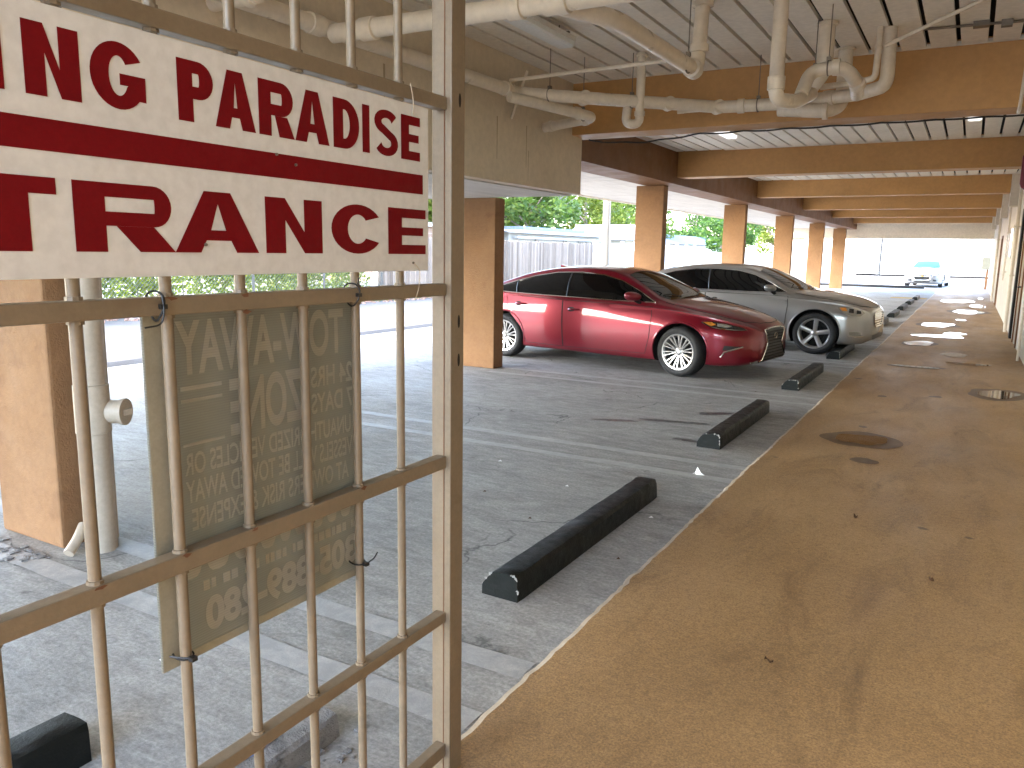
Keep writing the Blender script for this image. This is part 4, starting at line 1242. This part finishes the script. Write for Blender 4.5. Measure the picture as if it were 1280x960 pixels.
# ---- red sedan
RS = dict(x0=-2.54, x1=2.37, wf=1.41, wr_=-1.41, rad=.332, arch=.372, track=1.60, steer=R(-9), spokes=(10, .018, .022, .13),
  curves=dict(
    zb=[(-2.54,.36),(-2.3,.25),(-1.9,.19),(1.9,.175),(2.2,.19),(2.37,.24)],
    w=[(-2.54,.66),(-2.46,.76),(-2.2,.855),(-1.7,.90),(-1.0,.908),(0,.91),(1.0,.91),(1.5,.905),(1.85,.87),(2.1,.78),(2.28,.62),(2.37,.46)],
    zs=[(-2.54,.90),(-2.3,.965),(-1.7,.985),(-1.0,.955),(0,.925),(.9,.895),(1.4,.86),(1.8,.80),(2.1,.735),(2.28,.68),(2.37,.62)],
    ws=[(-2.54,.62),(-2.3,.76),(-1.8,.83),(-1.0,.865),(0,.875),(.9,.865),(1.4,.84),(1.8,.78),(2.1,.67),(2.28,.54),(2.37,.42)],
    zr=[(-2.54,.92),(-2.35,1.0),(-2.0,1.04),(-1.6,1.14),(-1.1,1.285),(-.6,1.355),(-.1,1.365),(.3,1.32),(.7,1.16),(1.05,.985),(1.4,.915),(1.9,.81),(2.28,.70),(2.37,.63)],
    wr=[(-2.54,.52),(-2.2,.64),(-1.7,.66),(-1.1,.60),(-.3,.575),(.3,.585),(.7,.66),(1.05,.73),(1.4,.70),(1.9,.58),(2.28,.42),(2.37,.34)],
    zt=[(-2.54,.94),(-2.40,1.03),(-2.0,1.065),(-1.75,1.12),(-1.2,1.32),(-.75,1.405),(-.3,1.43),(.1,1.415),(.38,1.365),(.8,1.18),(1.15,1.01),(1.5,.965),(1.9,.885),(2.2,.79),(2.33,.71),(2.37,.66)]),
  window=[(1.00,.955),(.72,1.10),(.42,1.225),(.12,1.295),(-.25,1.325),(-.65,1.31),(-1.02,1.25),(-1.35,1.155),(-1.62,1.06),(-1.70,1.022),(-1.60,1.003),(-1.2,.99),(-.4,.972),(.4,.958)],
  dividers=[((-.34,.965),(-.42,1.325)),((-1.22,.985),(-1.30,1.17))],
  doors=[('f', [(.98,.905),(1.0,.80),(.985,.50),(.93,.27),(-.35,.255),(-.38,.93)]), ('r', [(-.39,.93),(-.36,.255),(-.98,.265),(-1.10,.50),(-1.32,.72),(-1.38,.955)])],
  handles={'f': (-.18, .80), 'r': (-1.10, .835)}, handlemat=MT['redp'], trim=.010, trimmat=MT['chrome'], glassmat=MT['glass'],
  headlights=[([(1.66,.745),(1.80,.755),(2.0,.728),(2.16,.69),(2.23,.655),(2.10,.650),(1.92,.665),(1.78,.69)], MT['lampdark'])],
  hl_inner=[([(1.69,.742),(1.79,.748),(1.85,.715),(1.80,.695)], MT['amber']), ([(1.86,.735),(1.98,.722),(2.05,.70),(2.0,.68),(1.88,.695)], MT['lampclear']), ([(1.80,.686),(1.93,.664),(2.10,.652),(2.22,.656),(2.10,.660),(1.93,.676)], MT['chrome'])],
  fogs=[([(2.00,.46),(2.16,.455),(2.20,.44),(2.08,.40),(1.98,.40)], MT['black'])],
  chrome_side=[([(2.21,.448),(2.10,.41),(2.00,.375),(1.96,.31)], .011, MT['chrome'])],
  tail=[(-2.2,.93),(-2.42,.92),(-2.5,.84),(-2.3,.80)], mirror=(.78, .955, 1.0),
  screen=[(1.13,-.60),(1.16,-.3),(1.17,0),(1.16,.3),(1.13,.60),(.98,.64),(.46,.52),(.42,.3),(.41,0),(.42,-.3),(.46,-.52),(.98,-.64)],
  rear_screen=[(-1.12,-.46),(-1.10,0),(-1.12,.46),(-1.78,.56),(-1.82,0),(-1.78,-.56)],
  hood=[(1.12,-.73),(1.5,-.715),(1.9,-.62),(2.15,-.50),(2.28,-.30),(2.31,0),(2.28,.30),(2.15,.50),(1.9,.62),(1.5,.715),(1.12,.73)],
  front=[('grille', mirror_poly([(0,.66),(.20,.66),(.345,.645),(.30,.55),(.255,.475),(.31,.38),(.44,.235),(.30,.21),(0,.205)][::-1]), MT['black'], .006),
         ('lower_lip', mirror_poly([(0,.20),(.40,.205),(.60,.24),(.50,.262),(.40,.232),(0,.226)][::-1]), MT['chrome'], .012)],
  front_lines=[('grille_frame', [(-.20,.662),(-.350,.648),(-.305,.55),(-.262,.475),(-.318,.38),(-.455,.235)], .011, MT['chrome'], False), ('grille_frame', [(.20,.662),(.350,.648),(.305,.55),(.262,.475),(.318,.38),(.455,.235)], .011, MT['chrome'], False), ('grille_frame', [(-.20,.664),(0,.67),(.20,.664)], .010, MT['chrome'], False)] +
              [('grille_bar', [(-w_, z_), (w_, z_)], .006, MT['dark'], False) for z_, w_ in [(.62,.31),(.58,.29),(.54,.27),(.50,.245),(.46,.24),(.42,.27),(.38,.29),(.34,.32),(.30,.35),(.26,.39)]])
rear = Vector((-5.92, 10.14)); fw = Vector((-3.08, 9.77))
hd = (fw-rear).normalized(); ctr = (fw+rear)/2 + Vector((-hd.y, hd.x))*.80
red = thing('parked_car', 'glossy dark red sedan parked nose toward the walkway behind the first peach column', 'car', (ctr.x, ctr.y, 0), math.atan2(hd.y, hd.x), 'parked cars')
c1 = sedan(red, squeeze(RS, 1.82, .88), MT['redp'])
# round emblem on the grille
p = c1.proj(0, .56, 'front', -1, .02)
MB().tube([(p.x, .05*math.cos(a), p.z+.036*math.sin(a)) for a in [k*6.283/24 for k in range(24)]], .006, 6, closed=True).build('emblem', MT['chrome'], red, local=False, smooth=True)
ant = MB().add([(-1.0,-.02,1.335),(-1.0,.02,1.335),(-.82,.012,1.385),(-.82,-.012,1.385),(-1.02,-.004,1.42),(-1.02,.004,1.42)], [(0,1,5,4),(0,4,3),(1,2,5),(3,4,5,2),(0,3,2,1)])
ant.build('antenna_fin', MT['redp'], red, local=False)
red.scale = (1.0, 1.0, .955)

# ---- silver sedan
SS = dict(RS)
SS.update(x0=-2.60, x1=2.42, wf=1.485, wr_=-1.485, rad=.345, arch=.388, track=1.60, steer=0, spokes=(5, .062, .075, 0),
  curves=dict(
    zb=[(-2.60,.36),(-2.3,.25),(-1.9,.19),(1.9,.18),(2.25,.20),(2.42,.26)],
    w=[(-2.60,.70),(-2.5,.80),(-2.2,.88),(-1.7,.925),(0,.935),(1.2,.935),(1.6,.925),(1.95,.885),(2.2,.80),(2.35,.67),(2.42,.54)],
    zs=[(-2.60,.90),(-2.3,.97),(-1.7,.985),(-1.0,.97),(0,.945),(.9,.915),(1.4,.885),(1.9,.83),(2.2,.775),(2.35,.72),(2.42,.65)],
    ws=[(-2.60,.66),(-2.3,.79),(-1.8,.86),(-1.0,.885),(0,.895),(.9,.885),(1.5,.86),(1.95,.80),(2.2,.70),(2.35,.59),(2.42,.50)],
    zr=[(-2.60,.93),(-2.35,1.0),(-2.0,1.05),(-1.6,1.17),(-1.1,1.315),(-.6,1.375),(-.1,1.38),(.3,1.335),(.7,1.185),(1.05,1.01),(1.4,.95),(1.9,.865),(2.35,.75),(2.42,.68)],
    wr=[(-2.60,.55),(-2.2,.66),(-1.7,.68),(-1.1,.62),(-.3,.60),(.3,.61),(.7,.68),(1.05,.75),(1.4,.73),(1.9,.62),(2.35,.48),(2.42,.42)],
    zt=[(-2.60,.95),(-2.45,1.03),(-2.05,1.075),(-1.75,1.16),(-1.2,1.36),(-.75,1.43),(-.3,1.45),(.1,1.435),(.38,1.385),(.8,1.205),(1.15,1.035),(1.5,1.0),(1.95,.925),(2.25,.84),(2.37,.77),(2.42,.71)]),
  window=[(1.00,.985),(.72,1.13),(.42,1.255),(.12,1.325),(-.25,1.348),(-.65,1.335),(-1.02,1.285),(-1.35,1.18),(-1.52,1.085),(-1.54,1.03),(-1.45,1.012),(-1.0,1.002),(-.4,.99),(.4,.978)],
  dividers=[((-.30,.99),(-.38,1.345)),((-1.15,1.0),(-1.20,1.24))],
  doors=[('f', [(1.03,.93),(1.05,.80),(1.03,.50),(.98,.28),(-.30,.265),(-.34,.95)]), ('r', [(-.35,.95),(-.31,.265),(-1.03,.275),(-1.15,.50),(-1.36,.74),(-1.42,.97)])],
  handles={'f': (-.12, .83), 'r': (-1.12, .855)}, handlemat=MT['chrome'], trim=.007,
  headlights=[([(1.80,.79),(1.92,.80),(2.10,.785),(2.24,.755),(2.30,.70),(2.24,.655),(2.10,.655),(1.95,.69),(1.84,.74)], MT['lampclear'])],
  hl_inner=[([(1.83,.782),(1.93,.79),(1.98,.73),(1.88,.73)], MT['amber']), ([(2.0,.77),(2.09,.765),(2.11,.70),(2.01,.71)], MT['lampdark']), ([(2.15,.75),(2.22,.735),(2.24,.69),(2.16,.69)], MT['lampdark'])],
  fogs=[([(2.06,.40),(2.16,.405),(2.27,.40),(2.28,.345),(2.15,.34),(2.07,.355)], MT['lampclear'])],
  chrome_side=[([(2.04,.335),(2.16,.325),(2.32,.33)], .008, MT['chrome'])],
  hood=[(1.12,-.76),(1.5,-.75),(1.95,-.66),(2.2,-.55),(2.34,-.34),(2.37,0),(2.34,.34),(2.2,.55),(1.95,.66),(1.5,.75),(1.12,.76)],
  mirror=(.80, .975, .95),
  front=[('grille', mirror_poly([(0,.70),(.25,.695),(.36,.66),(.30,.50),(.22,.47),(0,.465)][::-1]), MT['lampdark'], .006), ('lower_intake', mirror_poly([(0,.33),(.40,.33),(.36,.26),(0,.26)][::-1]), MT['black'], .006)],
  front_lines=[('grille_frame', mirror_poly([(0,.705),(.25,.70),(.37,.665),(.305,.495),(.22,.462),(0,.458)][::-1]), .012, MT['chrome'], True)] + [('grille_bar', [(-w_, z_), (w_, z_)], .007, MT['chrome'], False) for z_, w_ in [(.66,.33),(.62,.33),(.58,.32),(.54,.30),(.50,.28)]])
fw = Vector((-2.06, 13.32)); hd = Vector((math.cos(R(-5)), math.sin(R(-5))))
ctr = fw - hd*1.485 + Vector((-hd.y, hd.x))*.80
sil = thing('parked_car', 'warm silver sedan parked nose toward the walkway behind the red car', 'car', (ctr.x, ctr.y, 0), math.atan2(hd.y, hd.x), 'parked cars')
sedan(sil, squeeze(SS, 1.88, .68), MT['silverp'])
sil.scale = (1.0, 1.0, .965)

# ---- white sedan far off, facing us
WS = dict(SS)
WS.update(glassmat=MT['bglass'], handlemat=MT['whitep'], spokes=(8, .05, .05, 0), trim=.006,
  headlights=[([(1.85,.80),(2.0,.81),(2.2,.77),(2.3,.71),(2.2,.66),(2.0,.69),(1.9,.74)], MT['lampclear'])],
  front=[('grille', mirror_poly([(0,.70),(.36,.70),(.50,.68),(.45,.645),(0,.64)][::-1]), MT['black'], .006),
         ('grille', mirror_poly([(0,.57),(.36,.58),(.40,.555),(.34,.43),(.26,.40),(0,.40)][::-1]), MT['black'], .006),
         ('lower_intake', mirror_poly([(0,.335),(.38,.335),(.36,.28),(0,.275)][::-1]), MT['black'], .006),
         ('fog_recess', [(.50,.44),(.66,.42),(.66,.34),(.52,.35)], MT['black'], .006), ('fog_recess', [(-.50,.44),(-.52,.35),(-.66,.34),(-.66,.42)], MT['black'], .006),
         ('front_lamp', [(.44,.71),(.62,.74),(.70,.72),(.64,.64),(.48,.635)], MT['lampclear'], .007), ('front_lamp', [(-.44,.71),(-.48,.635),(-.64,.64),(-.70,.72),(-.62,.74)], MT['lampclear'], .007)],
  front_lines=[('grille_frame', mirror_poly([(0,.58),(.36,.59),(.41,.56),(.35,.425),(.26,.392),(0,.392)][::-1]), .012, MT['chrome'], True), ('grille_bar', [(-.42,.672),(.42,.672)], .01, MT['chrome'], False)])
wh = thing('parked_car', 'white sedan with blue reflecting windscreen facing the camera in the bright yard', 'car', (-2.02, 49.5, -.012), R(-94), 'parked cars')
c3 = sedan(wh, WS, MT['whitep'])
p = c3.proj(0, .60, 'front', -1, .012)
MB().box(p.x, p.x+.012, -.10, .10, p.z-.012, p.z+.012).box(p.x, p.x+.012, -.035, .035, p.z-.03, p.z+.03).build('emblem', MT['yellow'], wh, local=False, bevel=.003)

# ------------------------------------------------------------------ beyond the lot
FX = -16.0
def wood_fence(y0, y1, h, label, x=FX, lean=.0):
    t = thing('wood_fence', label, 'fence', (x, (y0+y1)/2, -.02), 0, 'weathered wood fences')
    rnd = random.Random(int(y0*10))
    m = MB(); y = y0
    while y < y1:
        hh = h + rnd.uniform(-.03, .03); w = .128; o = rnd.uniform(-.01, .01)
        m.prism([(y, -.02), (y+w, -.02), (y+w, hh-.03), (y+w-.03, hh), (y+.03, hh), (y, hh-.03)], x+o, x+o+.018, 'x'); y += .14
    m.build('boards', MT['wood'], t)
    r = MB()
    for z in (.4, h-.35): r.box(x-.06, x-.012, y0, y1, z, z+.09)
    r.build('fence_rail', MT['wood'], t)
    y = y0 + .1
    while y < y1:
        MB().box(x-.16, x-.062, y, y+.1, -.02, h-.05).build('fence_post', MT['wood'], t); y += 2.4
    return t
wood_fence(19.5, 35.6, 1.95, 'weathered grey picket-board fence between the hedge and the white fence')
wood_fence(84, 96, 2.1, 'far weathered board fence seen between the last columns')
t = thing('vinyl_fence', 'tall white vinyl panel fence beyond the silver car', 'fence', (FX, 46, -.02))
m = MB(); p_ = MB()
y = 35.7; i = 0
while y < 56:
    hh = 2.0 if y < 52 else 1.7
    m.box(FX-.02, FX+.01, y+.12, y+1.78, .05, hh-.42)
    p_ = MB().box(FX-.06, FX+.06, y, y+.12, -.02, hh+.05).prism([(y-.02, hh+.05), (y+.14, hh+.05), (y+.06, hh+.13)], FX-.08, FX+.08, 'x'); p_.build('fence_post', MT['vinyl'], t)
    MB().box(FX-.03, FX+.03, y+.122, y+1.778, hh-.08, hh).box(FX-.03, FX+.03, y+.122, y+1.778, hh-.42, hh-.34).build('fence_rail', MT['vinyl'], t)
    la = MB()
    for q in range(9): la.box(FX-.012, FX+.008, y+.2+q*.18, y+.26+q*.18, hh-.338, hh-.082)
    la.build('lattice', MT['vinyl'], t)
    y += 1.8
m.build('panel', MT['vinyl'], t)
t = thing('garden_wall', 'plain white garden wall carrying on past the vinyl fence', 'wall', (FX, 68, -.02))
MB().box(FX-.1, FX+.05, 56.2, 80, -.02, 1.62).build('wall', MT['vinyl'], t)
MB().box(FX-.14, FX+.09, 56.2, 80, 1.622, 1.70).build('coping', MT['vinyl'], t)
# chain-link fence
t = thing('chain_link_fence', 'galvanised chain-link fence in front of the hedge beyond the alley', 'fence', (FX+.25, 12, -.02))
for k in range(7):
    MB().tube([(FX+.25, 4+k*2.55, -.02), (FX+.25, 4+k*2.55, 1.9)], .035, 10).build('fence_post', MT['galv'], t, smooth=True)
MB().tube([(FX+.25, 4, 1.86), (FX+.25, 19.4, 1.86)], .025, 8).build('fence_rail', MT['galv'], t, smooth=True)
m = MB()
d = .10; y = 2.2
while y < 19.4:
    for s_ in (-1, 1):
        a0, z0, a1, z1 = y, 0, y + 1.85*1, 1.85
        if s_ < 0: a0, a1 = a1, a0
        pa, pb = (a0, 0.0), (a1, 1.85)
        # clip to the panel
        lo, hi = 4.0, 19.35
        if max(pa[0], pb[0]) < lo or min(pa[0], pb[0]) > hi: continue
        def at(yq): return (yq, pa[1] + (yq-pa[0])/(pb[0]-pa[0])*1.85)
        A, B = pa, pb
        if A[0] < lo: A = at(lo)
        if A[0] > hi: A = at(hi)
        if B[0] < lo: B = at(lo)
        if B[0] > hi: B = at(hi)
        m.tube([(FX+.25+.004*s_, A[0], A[1]), (FX+.25+.004*s_, B[0], B[1])], .0045, 4, caps=False)
    y += d
m.build('wire_mesh', MT['galv'], t)

# foliage
def leaves(mb, centre, rad, n, size, rnd, shell=.5):
    cx, cy, cz = centre; rx, ry, rz_ = rad
    for _ in range(n):
        while True:
            a, b, c = rnd.uniform(-1, 1), rnd.uniform(-1, 1), rnd.uniform(-1, 1)
            q = a*a+b*b+c*c
            if q < 1 and q > shell*rnd.random(): break
        p = Vector((cx+a*rx, cy+b*ry, cz+c*rz_))
        s = size*rnd.uniform(.55, 1.3)
        u = Vector((rnd.gauss(0, 1), rnd.gauss(0, 1), rnd.gauss(0, .6))).normalized()
        w = u.cross(Vector((rnd.gauss(0, 1), rnd.gauss(0, 1), rnd.gauss(0, 1)))).normalized()
        mb.add([p-u*s, p-u*s*.2+w*s*.42, p+u*s, p-u*s*.2-w*s*.42+u.cross(w)*s*.15], [(0, 1, 2, 3)])
def tree(x, y, h, spread, label, mat, seed, n=5200, size=.26, low=2.2, clumps=26):
    rnd = random.Random(seed)
    t = thing('tree', label, 'tree', (x, y, -.03), 0, 'leafy trees behind the fences')
    tr = MB().tube([(x, y, -.03), (x+.1, y+.05, h*.25), (x-.05, y+.1, h*.5), (x, y, h*.8)], [.22, .17, .12, .04], 10)
    for k in range(7):
        a = rnd.uniform(0, 6.28); z0 = h*rnd.uniform(.2, .5); L = spread*rnd.uniform(.5, .85)
        tr.tube([(x, y, z0), (x+math.cos(a)*L*.5, y+math.sin(a)*L*.5, z0+h*.12), (x+math.cos(a)*L, y+math.sin(a)*L, z0+h*rnd.uniform(.15, .35))], [.09, .06, .02], 7)
    tr.build('trunk', MT['bark'], t, smooth=True)
    cr = MB()
    for k in range(clumps):
        a = rnd.uniform(0, 6.28); d_ = spread*math.sqrt(rnd.random())*.85
        zc = low + (h-low)*rnd.uniform(.12, .9)
        r = spread*rnd.uniform(.22, .38)
        leaves(cr, (x+d_*math.cos(a), y+d_*math.sin(a), zc), (r, r, r*.8), n//clumps, size, rnd)
    cr.build('crown', mat, t, recalc=False)
    return t
tl = [(-27, 33, 8.5, 4.2, 'bright green tree crown behind the white house, nearest the wood fence', 'leafA'), (-29.5, 42, 9.5, 5.0, 'tall yellow green tree behind the middle of the white house', 'leafA'),
      (-29, 53, 9, 4.8, 'mid green tree behind the utility pole', 'leafB'), (-30, 65, 9.5, 5.2, 'spreading tree above the white vinyl fence', 'leafA'),
      (-32, 80, 10, 5.5, 'deep green tree behind the grey-roofed shed', 'leafB'), (-30, 98, 10.5, 5.5, 'dark far tree beyond the grey-roofed shed', 'leafC'),
      (-26, 22, 7.5, 3.6, 'leafy tree behind the chain-link hedge', 'leafB'), (-33, 36, 10, 5, 'tallest tree far behind the wood fence', 'leafB'), (-36, 60, 11, 6, 'hazy green tree in the far row', 'leafB'), (-30, 122, 11, 6, 'farthest tree seen between the last columns', 'leafB'),
      (-38, 48, 12, 6, 'big rounded tree in the far back row', 'leafA'), (-38, 92, 12, 6.5, 'large far tree filling the back row', 'leafC')]
for i, (x, y, h, s_, l, mt_) in enumerate(tl): tree(x, y, h, s_, l, MT[mt_], 100+i)
tree(-17.2, 66, 5.6, 3.0, 'low glossy tree hanging over the white garden wall', MT['leafC'], 150, 4200, .2, 1.2, 22)
tree(-17.5, 84, 6.5, 3.2, 'bushy tree above the far board fence', MT['leafA'], 151, 3200, .22, 1.6, 20)
def shrub(y0, y1, h, label, mat, seed, n, size, x=FX-.55, w=.5):
    rnd = random.Random(seed); m = MB()
    k = int((y1-y0)/.6)
    t = thing('hedge', label, 'hedge', (x, (y0+y1)/2, -.03))
    st = MB()
    for i in range(k):
        yy = y0 + (i+.5)*(y1-y0)/k
        st.tube([(x, yy, -.03), (x+rnd.uniform(-.15, .15), yy+rnd.uniform(-.15, .15), h*.7)], [.02, .008], 6)
        for zz in (h*.25, h*.55, h*.85):
            leaves(m, (x+rnd.uniform(-.15, .15), yy+rnd.uniform(-.15, .15), zz*rnd.uniform(.85, 1.1)), (w, .5, h*.24), n//(3*k), size, rnd)
    m.build('foliage', mat, t, recalc=False); st.build('stem', MT['bark'], t)
    return t
shrub(4, 19.3, 2.0, 'leafy bright hedge pressing against the chain-link fence', MT['leafH'], 61, 21000, .085, FX-.75, .72)
# weeds along the fence foot
rnd = random.Random(77); m = MB()
for _ in range(2600):
    y = rnd.uniform(17, 50) if rnd.random() < .8 else rnd.uniform(78, 96)
    x = -15.75 + abs(rnd.gauss(0, .18)); h = rnd.uniform(.05, .24)
    a = rnd.uniform(0, 6.28); q = Vector((math.cos(a), math.sin(a), 0))*.03
    l_ = Vector((rnd.gauss(0, .06), rnd.gauss(0, .06), 0))
    b = Vector((x, y, -.02))
    m.add([b-q, b+q, b+l_+Vector((0, 0, h))], [(0, 1, 2)])
tag(m.build('weeds', MT['weed'], recalc=False), 'low weeds along the foot of the fences', 'weeds', None, 'stuff')
m = MB(); rnd = random.Random(78)
for _ in range(420):
    cx, cy = -15.3 + rnd.gauss(0, .18), rnd.uniform(9, 26); r = rnd.uniform(.015, .06)
    vs = [(cx+r*rnd.uniform(.5, 1)*a, cy+r*rnd.uniform(.5, 1)*b, -.018+max(0, r*.5*(c+1)*rnd.uniform(.5, .9))) for a in (-1, 1) for b in (-1, 1) for c in (-1, 1)]
    m.add(vs, [(0, 1, 3, 2), (4, 6, 7, 5), (0, 4, 5, 1), (2, 3, 7, 6), (0, 2, 6, 4), (1, 5, 7, 3)])
tag(m.build('gravel', painted('brick_rubble', (.34,.22,.17), .25, 4, .9, 40, .3)), 'broken brick rubble along the chain-link fence foot', 'gravel', None, 'stuff')

# building added unseen behind the camera so the car sides mirror it, not bright sky
t = thing('added_reflection_building', 'plain tan building added out of view for the car doors to mirror', 'building', (-10, -24, -.03))
MB().box(-60, 40, -30, -24, -.03, 3.3).build('wall', painted('tan_reflection_wall', (.42,.36,.29), .1, .4, .8, 40, .1), t)
for k in range(14):
    f_ = MB().box(-55+6.5*k, -52.8+6.5*k, -23.99, -23.93, 1.0, 2.6).build('window', MT['roofw'], t)
    MB().box(-54.9+6.5*k, -52.9+6.5*k, -23.928, -23.91, 1.1, 2.5).build('pane', MT['win'], f_)
# utility pole
t = thing('utility_pole', 'weathered wooden utility pole rising behind the red car', 'pole', (-12.6, 29.3, -.02))
MB().tube([(-12.6, 29.3, -.02), (-12.62, 29.3, 4.5), (-12.6, 29.32, 9.5)], [.165, .15, .12], 16).build('shaft', MT['polew'], t, smooth=True)
MB().box(-13.5, -11.7, 29.1, 29.2, 8.6, 8.75).build('crossarm', MT['polew'], t)
MB().tube([(-12.44, 29.25, 0), (-12.46, 29.25, 4.2)], .025, 8).build('ground_wire', MT['galv'], t, smooth=True)

# houses
h1 = thing('house', 'low white house with a blue grey flat roof edge behind the wood fence', 'house', (-25, 47, -.03))
MB().box(-31, -24, 41.2, 54.5, -.03, 2.62).build('wall', MT['hwall'], h1)
MB().box(-31.3, -23.5, 40.9, 54.9, 2.622, 2.80).build('roof', MT['roofw'], h1)
MB().box(-30.8, -24.6, 44.0, 53.2, 2.802, 3.08).build('roof', MT['roofb'], h1, bevel=.03)
MB().box(-23.98, -23.6, 41.6, 54.2, 2.30, 2.42).build('awning', MT['roofw'], h1)
for y0, y1, z0, z1 in [(44.6, 44.9, 1.2, 2.25), (48.6, 48.95, 1.3, 2.25), (50.9, 51.6, 1.2, 2.2), (52.2, 53.4, 1.35, 2.2)]:
    f_ = MB().box(-23.99, -23.93, y0-.08, y1+.08, z0-.08, z1+.08).build('window', MT['hwall'], h1)
    MB().box(-23.928, -23.91, y0, y1, z0, z1).build('pane', MT['win'], f_)
h2 = thing('house', 'small pale brick house at the left end behind the wood fence', 'house', (-27, 36, -.03))
MB().box(-31, -24.2, 30, 40.7, -.03, 2.7).build('wall', MT['brick'], h2)
MB().prism([(-31.4, 2.702), (-23.8, 2.702), (-24.2, 2.86), (-27.5, 3.25), (-31.2, 2.9)], 29.6, 40.85, 'y').build('roof', MT['roofw'], h2)
h3 = thing('shed', 'low shed with a grey sloping roof above the white fence', 'shed', (-27, 88, -.03))
MB().box(-31, -26, 76, 97, -.03, 2.5).build('wall', MT['hwall'], h3)
MB().prism([(-31.4, 2.502), (-25.6, 2.502), (-28.5, 3.55)], 75.6, 97.4, 'y').build('roof', MT['roofb'], h3)
h4 = thing('house', 'small cream gabled house right of the utility pole', 'house', (-24, 60, -.03))
MB().box(-28, -23, 57.2, 63, -.03, 2.5).build('wall', MT['hwall2'], h4)
MB().prism([(56.9, 2.502), (63.3, 2.502), (60.1, 3.75)], -28.4, -22.6, 'x').build('roof', MT['roofw'], h4)
for y0 in (57.8, 59.4, 61.2):
    f_ = MB().box(-22.99, -22.93, y0, y0+.9, 1.3, 2.2).build('window', MT['hwall'], h4)
    MB().box(-22.928, -22.91, y0+.08, y0+.82, 1.38, 2.12).build('pane', MT['win'], f_)
# far end
t = thing('far_building', 'plain white building wall closing the far end of the yard', 'building', (3, 76, -.03))
MB().box(-8.3, 30, 72, 90, -.03, 8.5).build('wall', MT['farwall'], t)
MB().box(-8.29, 30, 71.88, 71.995, -.03, .16).build('wall_base', MT['gap'], t)
MB().box(-7.9, -7.1, 71.7, 71.99, .2, .95).build('meter_box', MT['farwall'], t, bevel=.02)
t = thing('far_building', 'pale peach building corner left of the white far wall', 'building', (-11, 76, -.03))
MB().box(-14.0, -8.31, 72.3, 90, -.03, 2.9).build('wall', MT['peach'], t)
MB().box(-8.95, -8.6, 72.2, 72.299, 0, 1.35).build('door', painted('brown_panel', (.42,.28,.18), .1), t)
t = thing('yard_pole', 'thin black pole standing in front of the white far wall', 'pole', (-6.5, 71.4, -.02))
MB().tube([(-6.5, 71.4, -.02), (-6.45, 71.4, 6.5)], .085, 10).build('shaft', MT['kerbblack'], t, smooth=True)
MB().box(-6.65, -6.35, 71.25, 71.55, -.02, .06).build('base_plate', MT['kerbblack'], t)
t = thing('box_on_post', 'olive grey box on a brown post at the far end of the walkway', 'box', (.72, 47, 0))
MB().box(.45, .95, 46.9, 47.2, 1.0, 1.62).build('box', MT['ybox'], t, bevel=.02)
MB().box(.66, .78, 46.95, 47.1, -.01, .999).build('post', MT['girder'], t)

# ------------------------------------------------------------------ camera, light, world
cam = bpy.data.cameras.new('camera'); co = bpy.data.objects.new('camera', cam); COL.objects.link(co)
cam.sensor_width = 36; cam.lens = 985.74/1280*36
cam.clip_start = .02; cam.clip_end = 2000
yaw, pitch, roll = R(29.808), R(9.585), R(.94)
fwd = Vector((-math.sin(yaw)*math.cos(pitch), math.cos(yaw)*math.cos(pitch), -math.sin(pitch)))
right = Vector((math.cos(yaw), math.sin(yaw), 0)); up = right.cross(fwd)
r_ = right*math.cos(roll) + up*math.sin(roll); u_ = -right*math.sin(roll) + up*math.cos(roll)
M4 = Matrix(((r_.x, u_.x, -fwd.x, 0), (r_.y, u_.y, -fwd.y, 0), (r_.z, u_.z, -fwd.z, 1.55), (0, 0, 0, 1)))
co.matrix_world = M4
sc.camera = co

w = bpy.data.worlds.new('World'); sc.world = w; w.use_nodes = True
nt = w.node_tree
bg = nt.nodes['Background']
sky = nt.nodes.new('ShaderNodeTexSky'); sky.sky_type = 'NISHITA'; sky.sun_disc = False
el, az = R(37), R(-132)        # sun to the left (-X) and a little ahead
sky.sun_elevation = el; sky.sun_rotation = az
sky.air_density = 1.0; sky.dust_density = 1.5; sky.ozone_density = 1.0
nt.links.new(sky.outputs[0], bg.inputs['Color'])
bg.inputs['Strength'].default_value = .15
sl = bpy.data.lights.new('sun', 'SUN'); so_ = bpy.data.objects.new('sun', sl); COL.objects.link(so_)
sl.energy = .5; sl.angle = R(55); sl.color = (1, .96, .9)
sd_ = Vector((math.sin(az)*math.cos(el), math.cos(az)*math.cos(el), math.sin(el)))
so_.rotation_euler = (-sd_).to_track_quat('-Z', 'Y').to_euler()
so_.location = (-10, 10, 30)

vs_ = sc.view_settings
vs_.view_transform = 'Standard'; vs_.look = 'None'; vs_.exposure = 4.6; vs_.gamma = 1
sc.display_settings.display_device = 'sRGB'
sc.render.engine = 'CYCLES'
cy = sc.cycles
cy.max_bounces = 10; cy.diffuse_bounces = 6; cy.glossy_bounces = 4; cy.transmission_bounces = 4; cy.transparent_max_bounces = 6
cy.use_denoising = True; cy.sample_clamp_indirect = 10
cy.use_adaptive_sampling = True
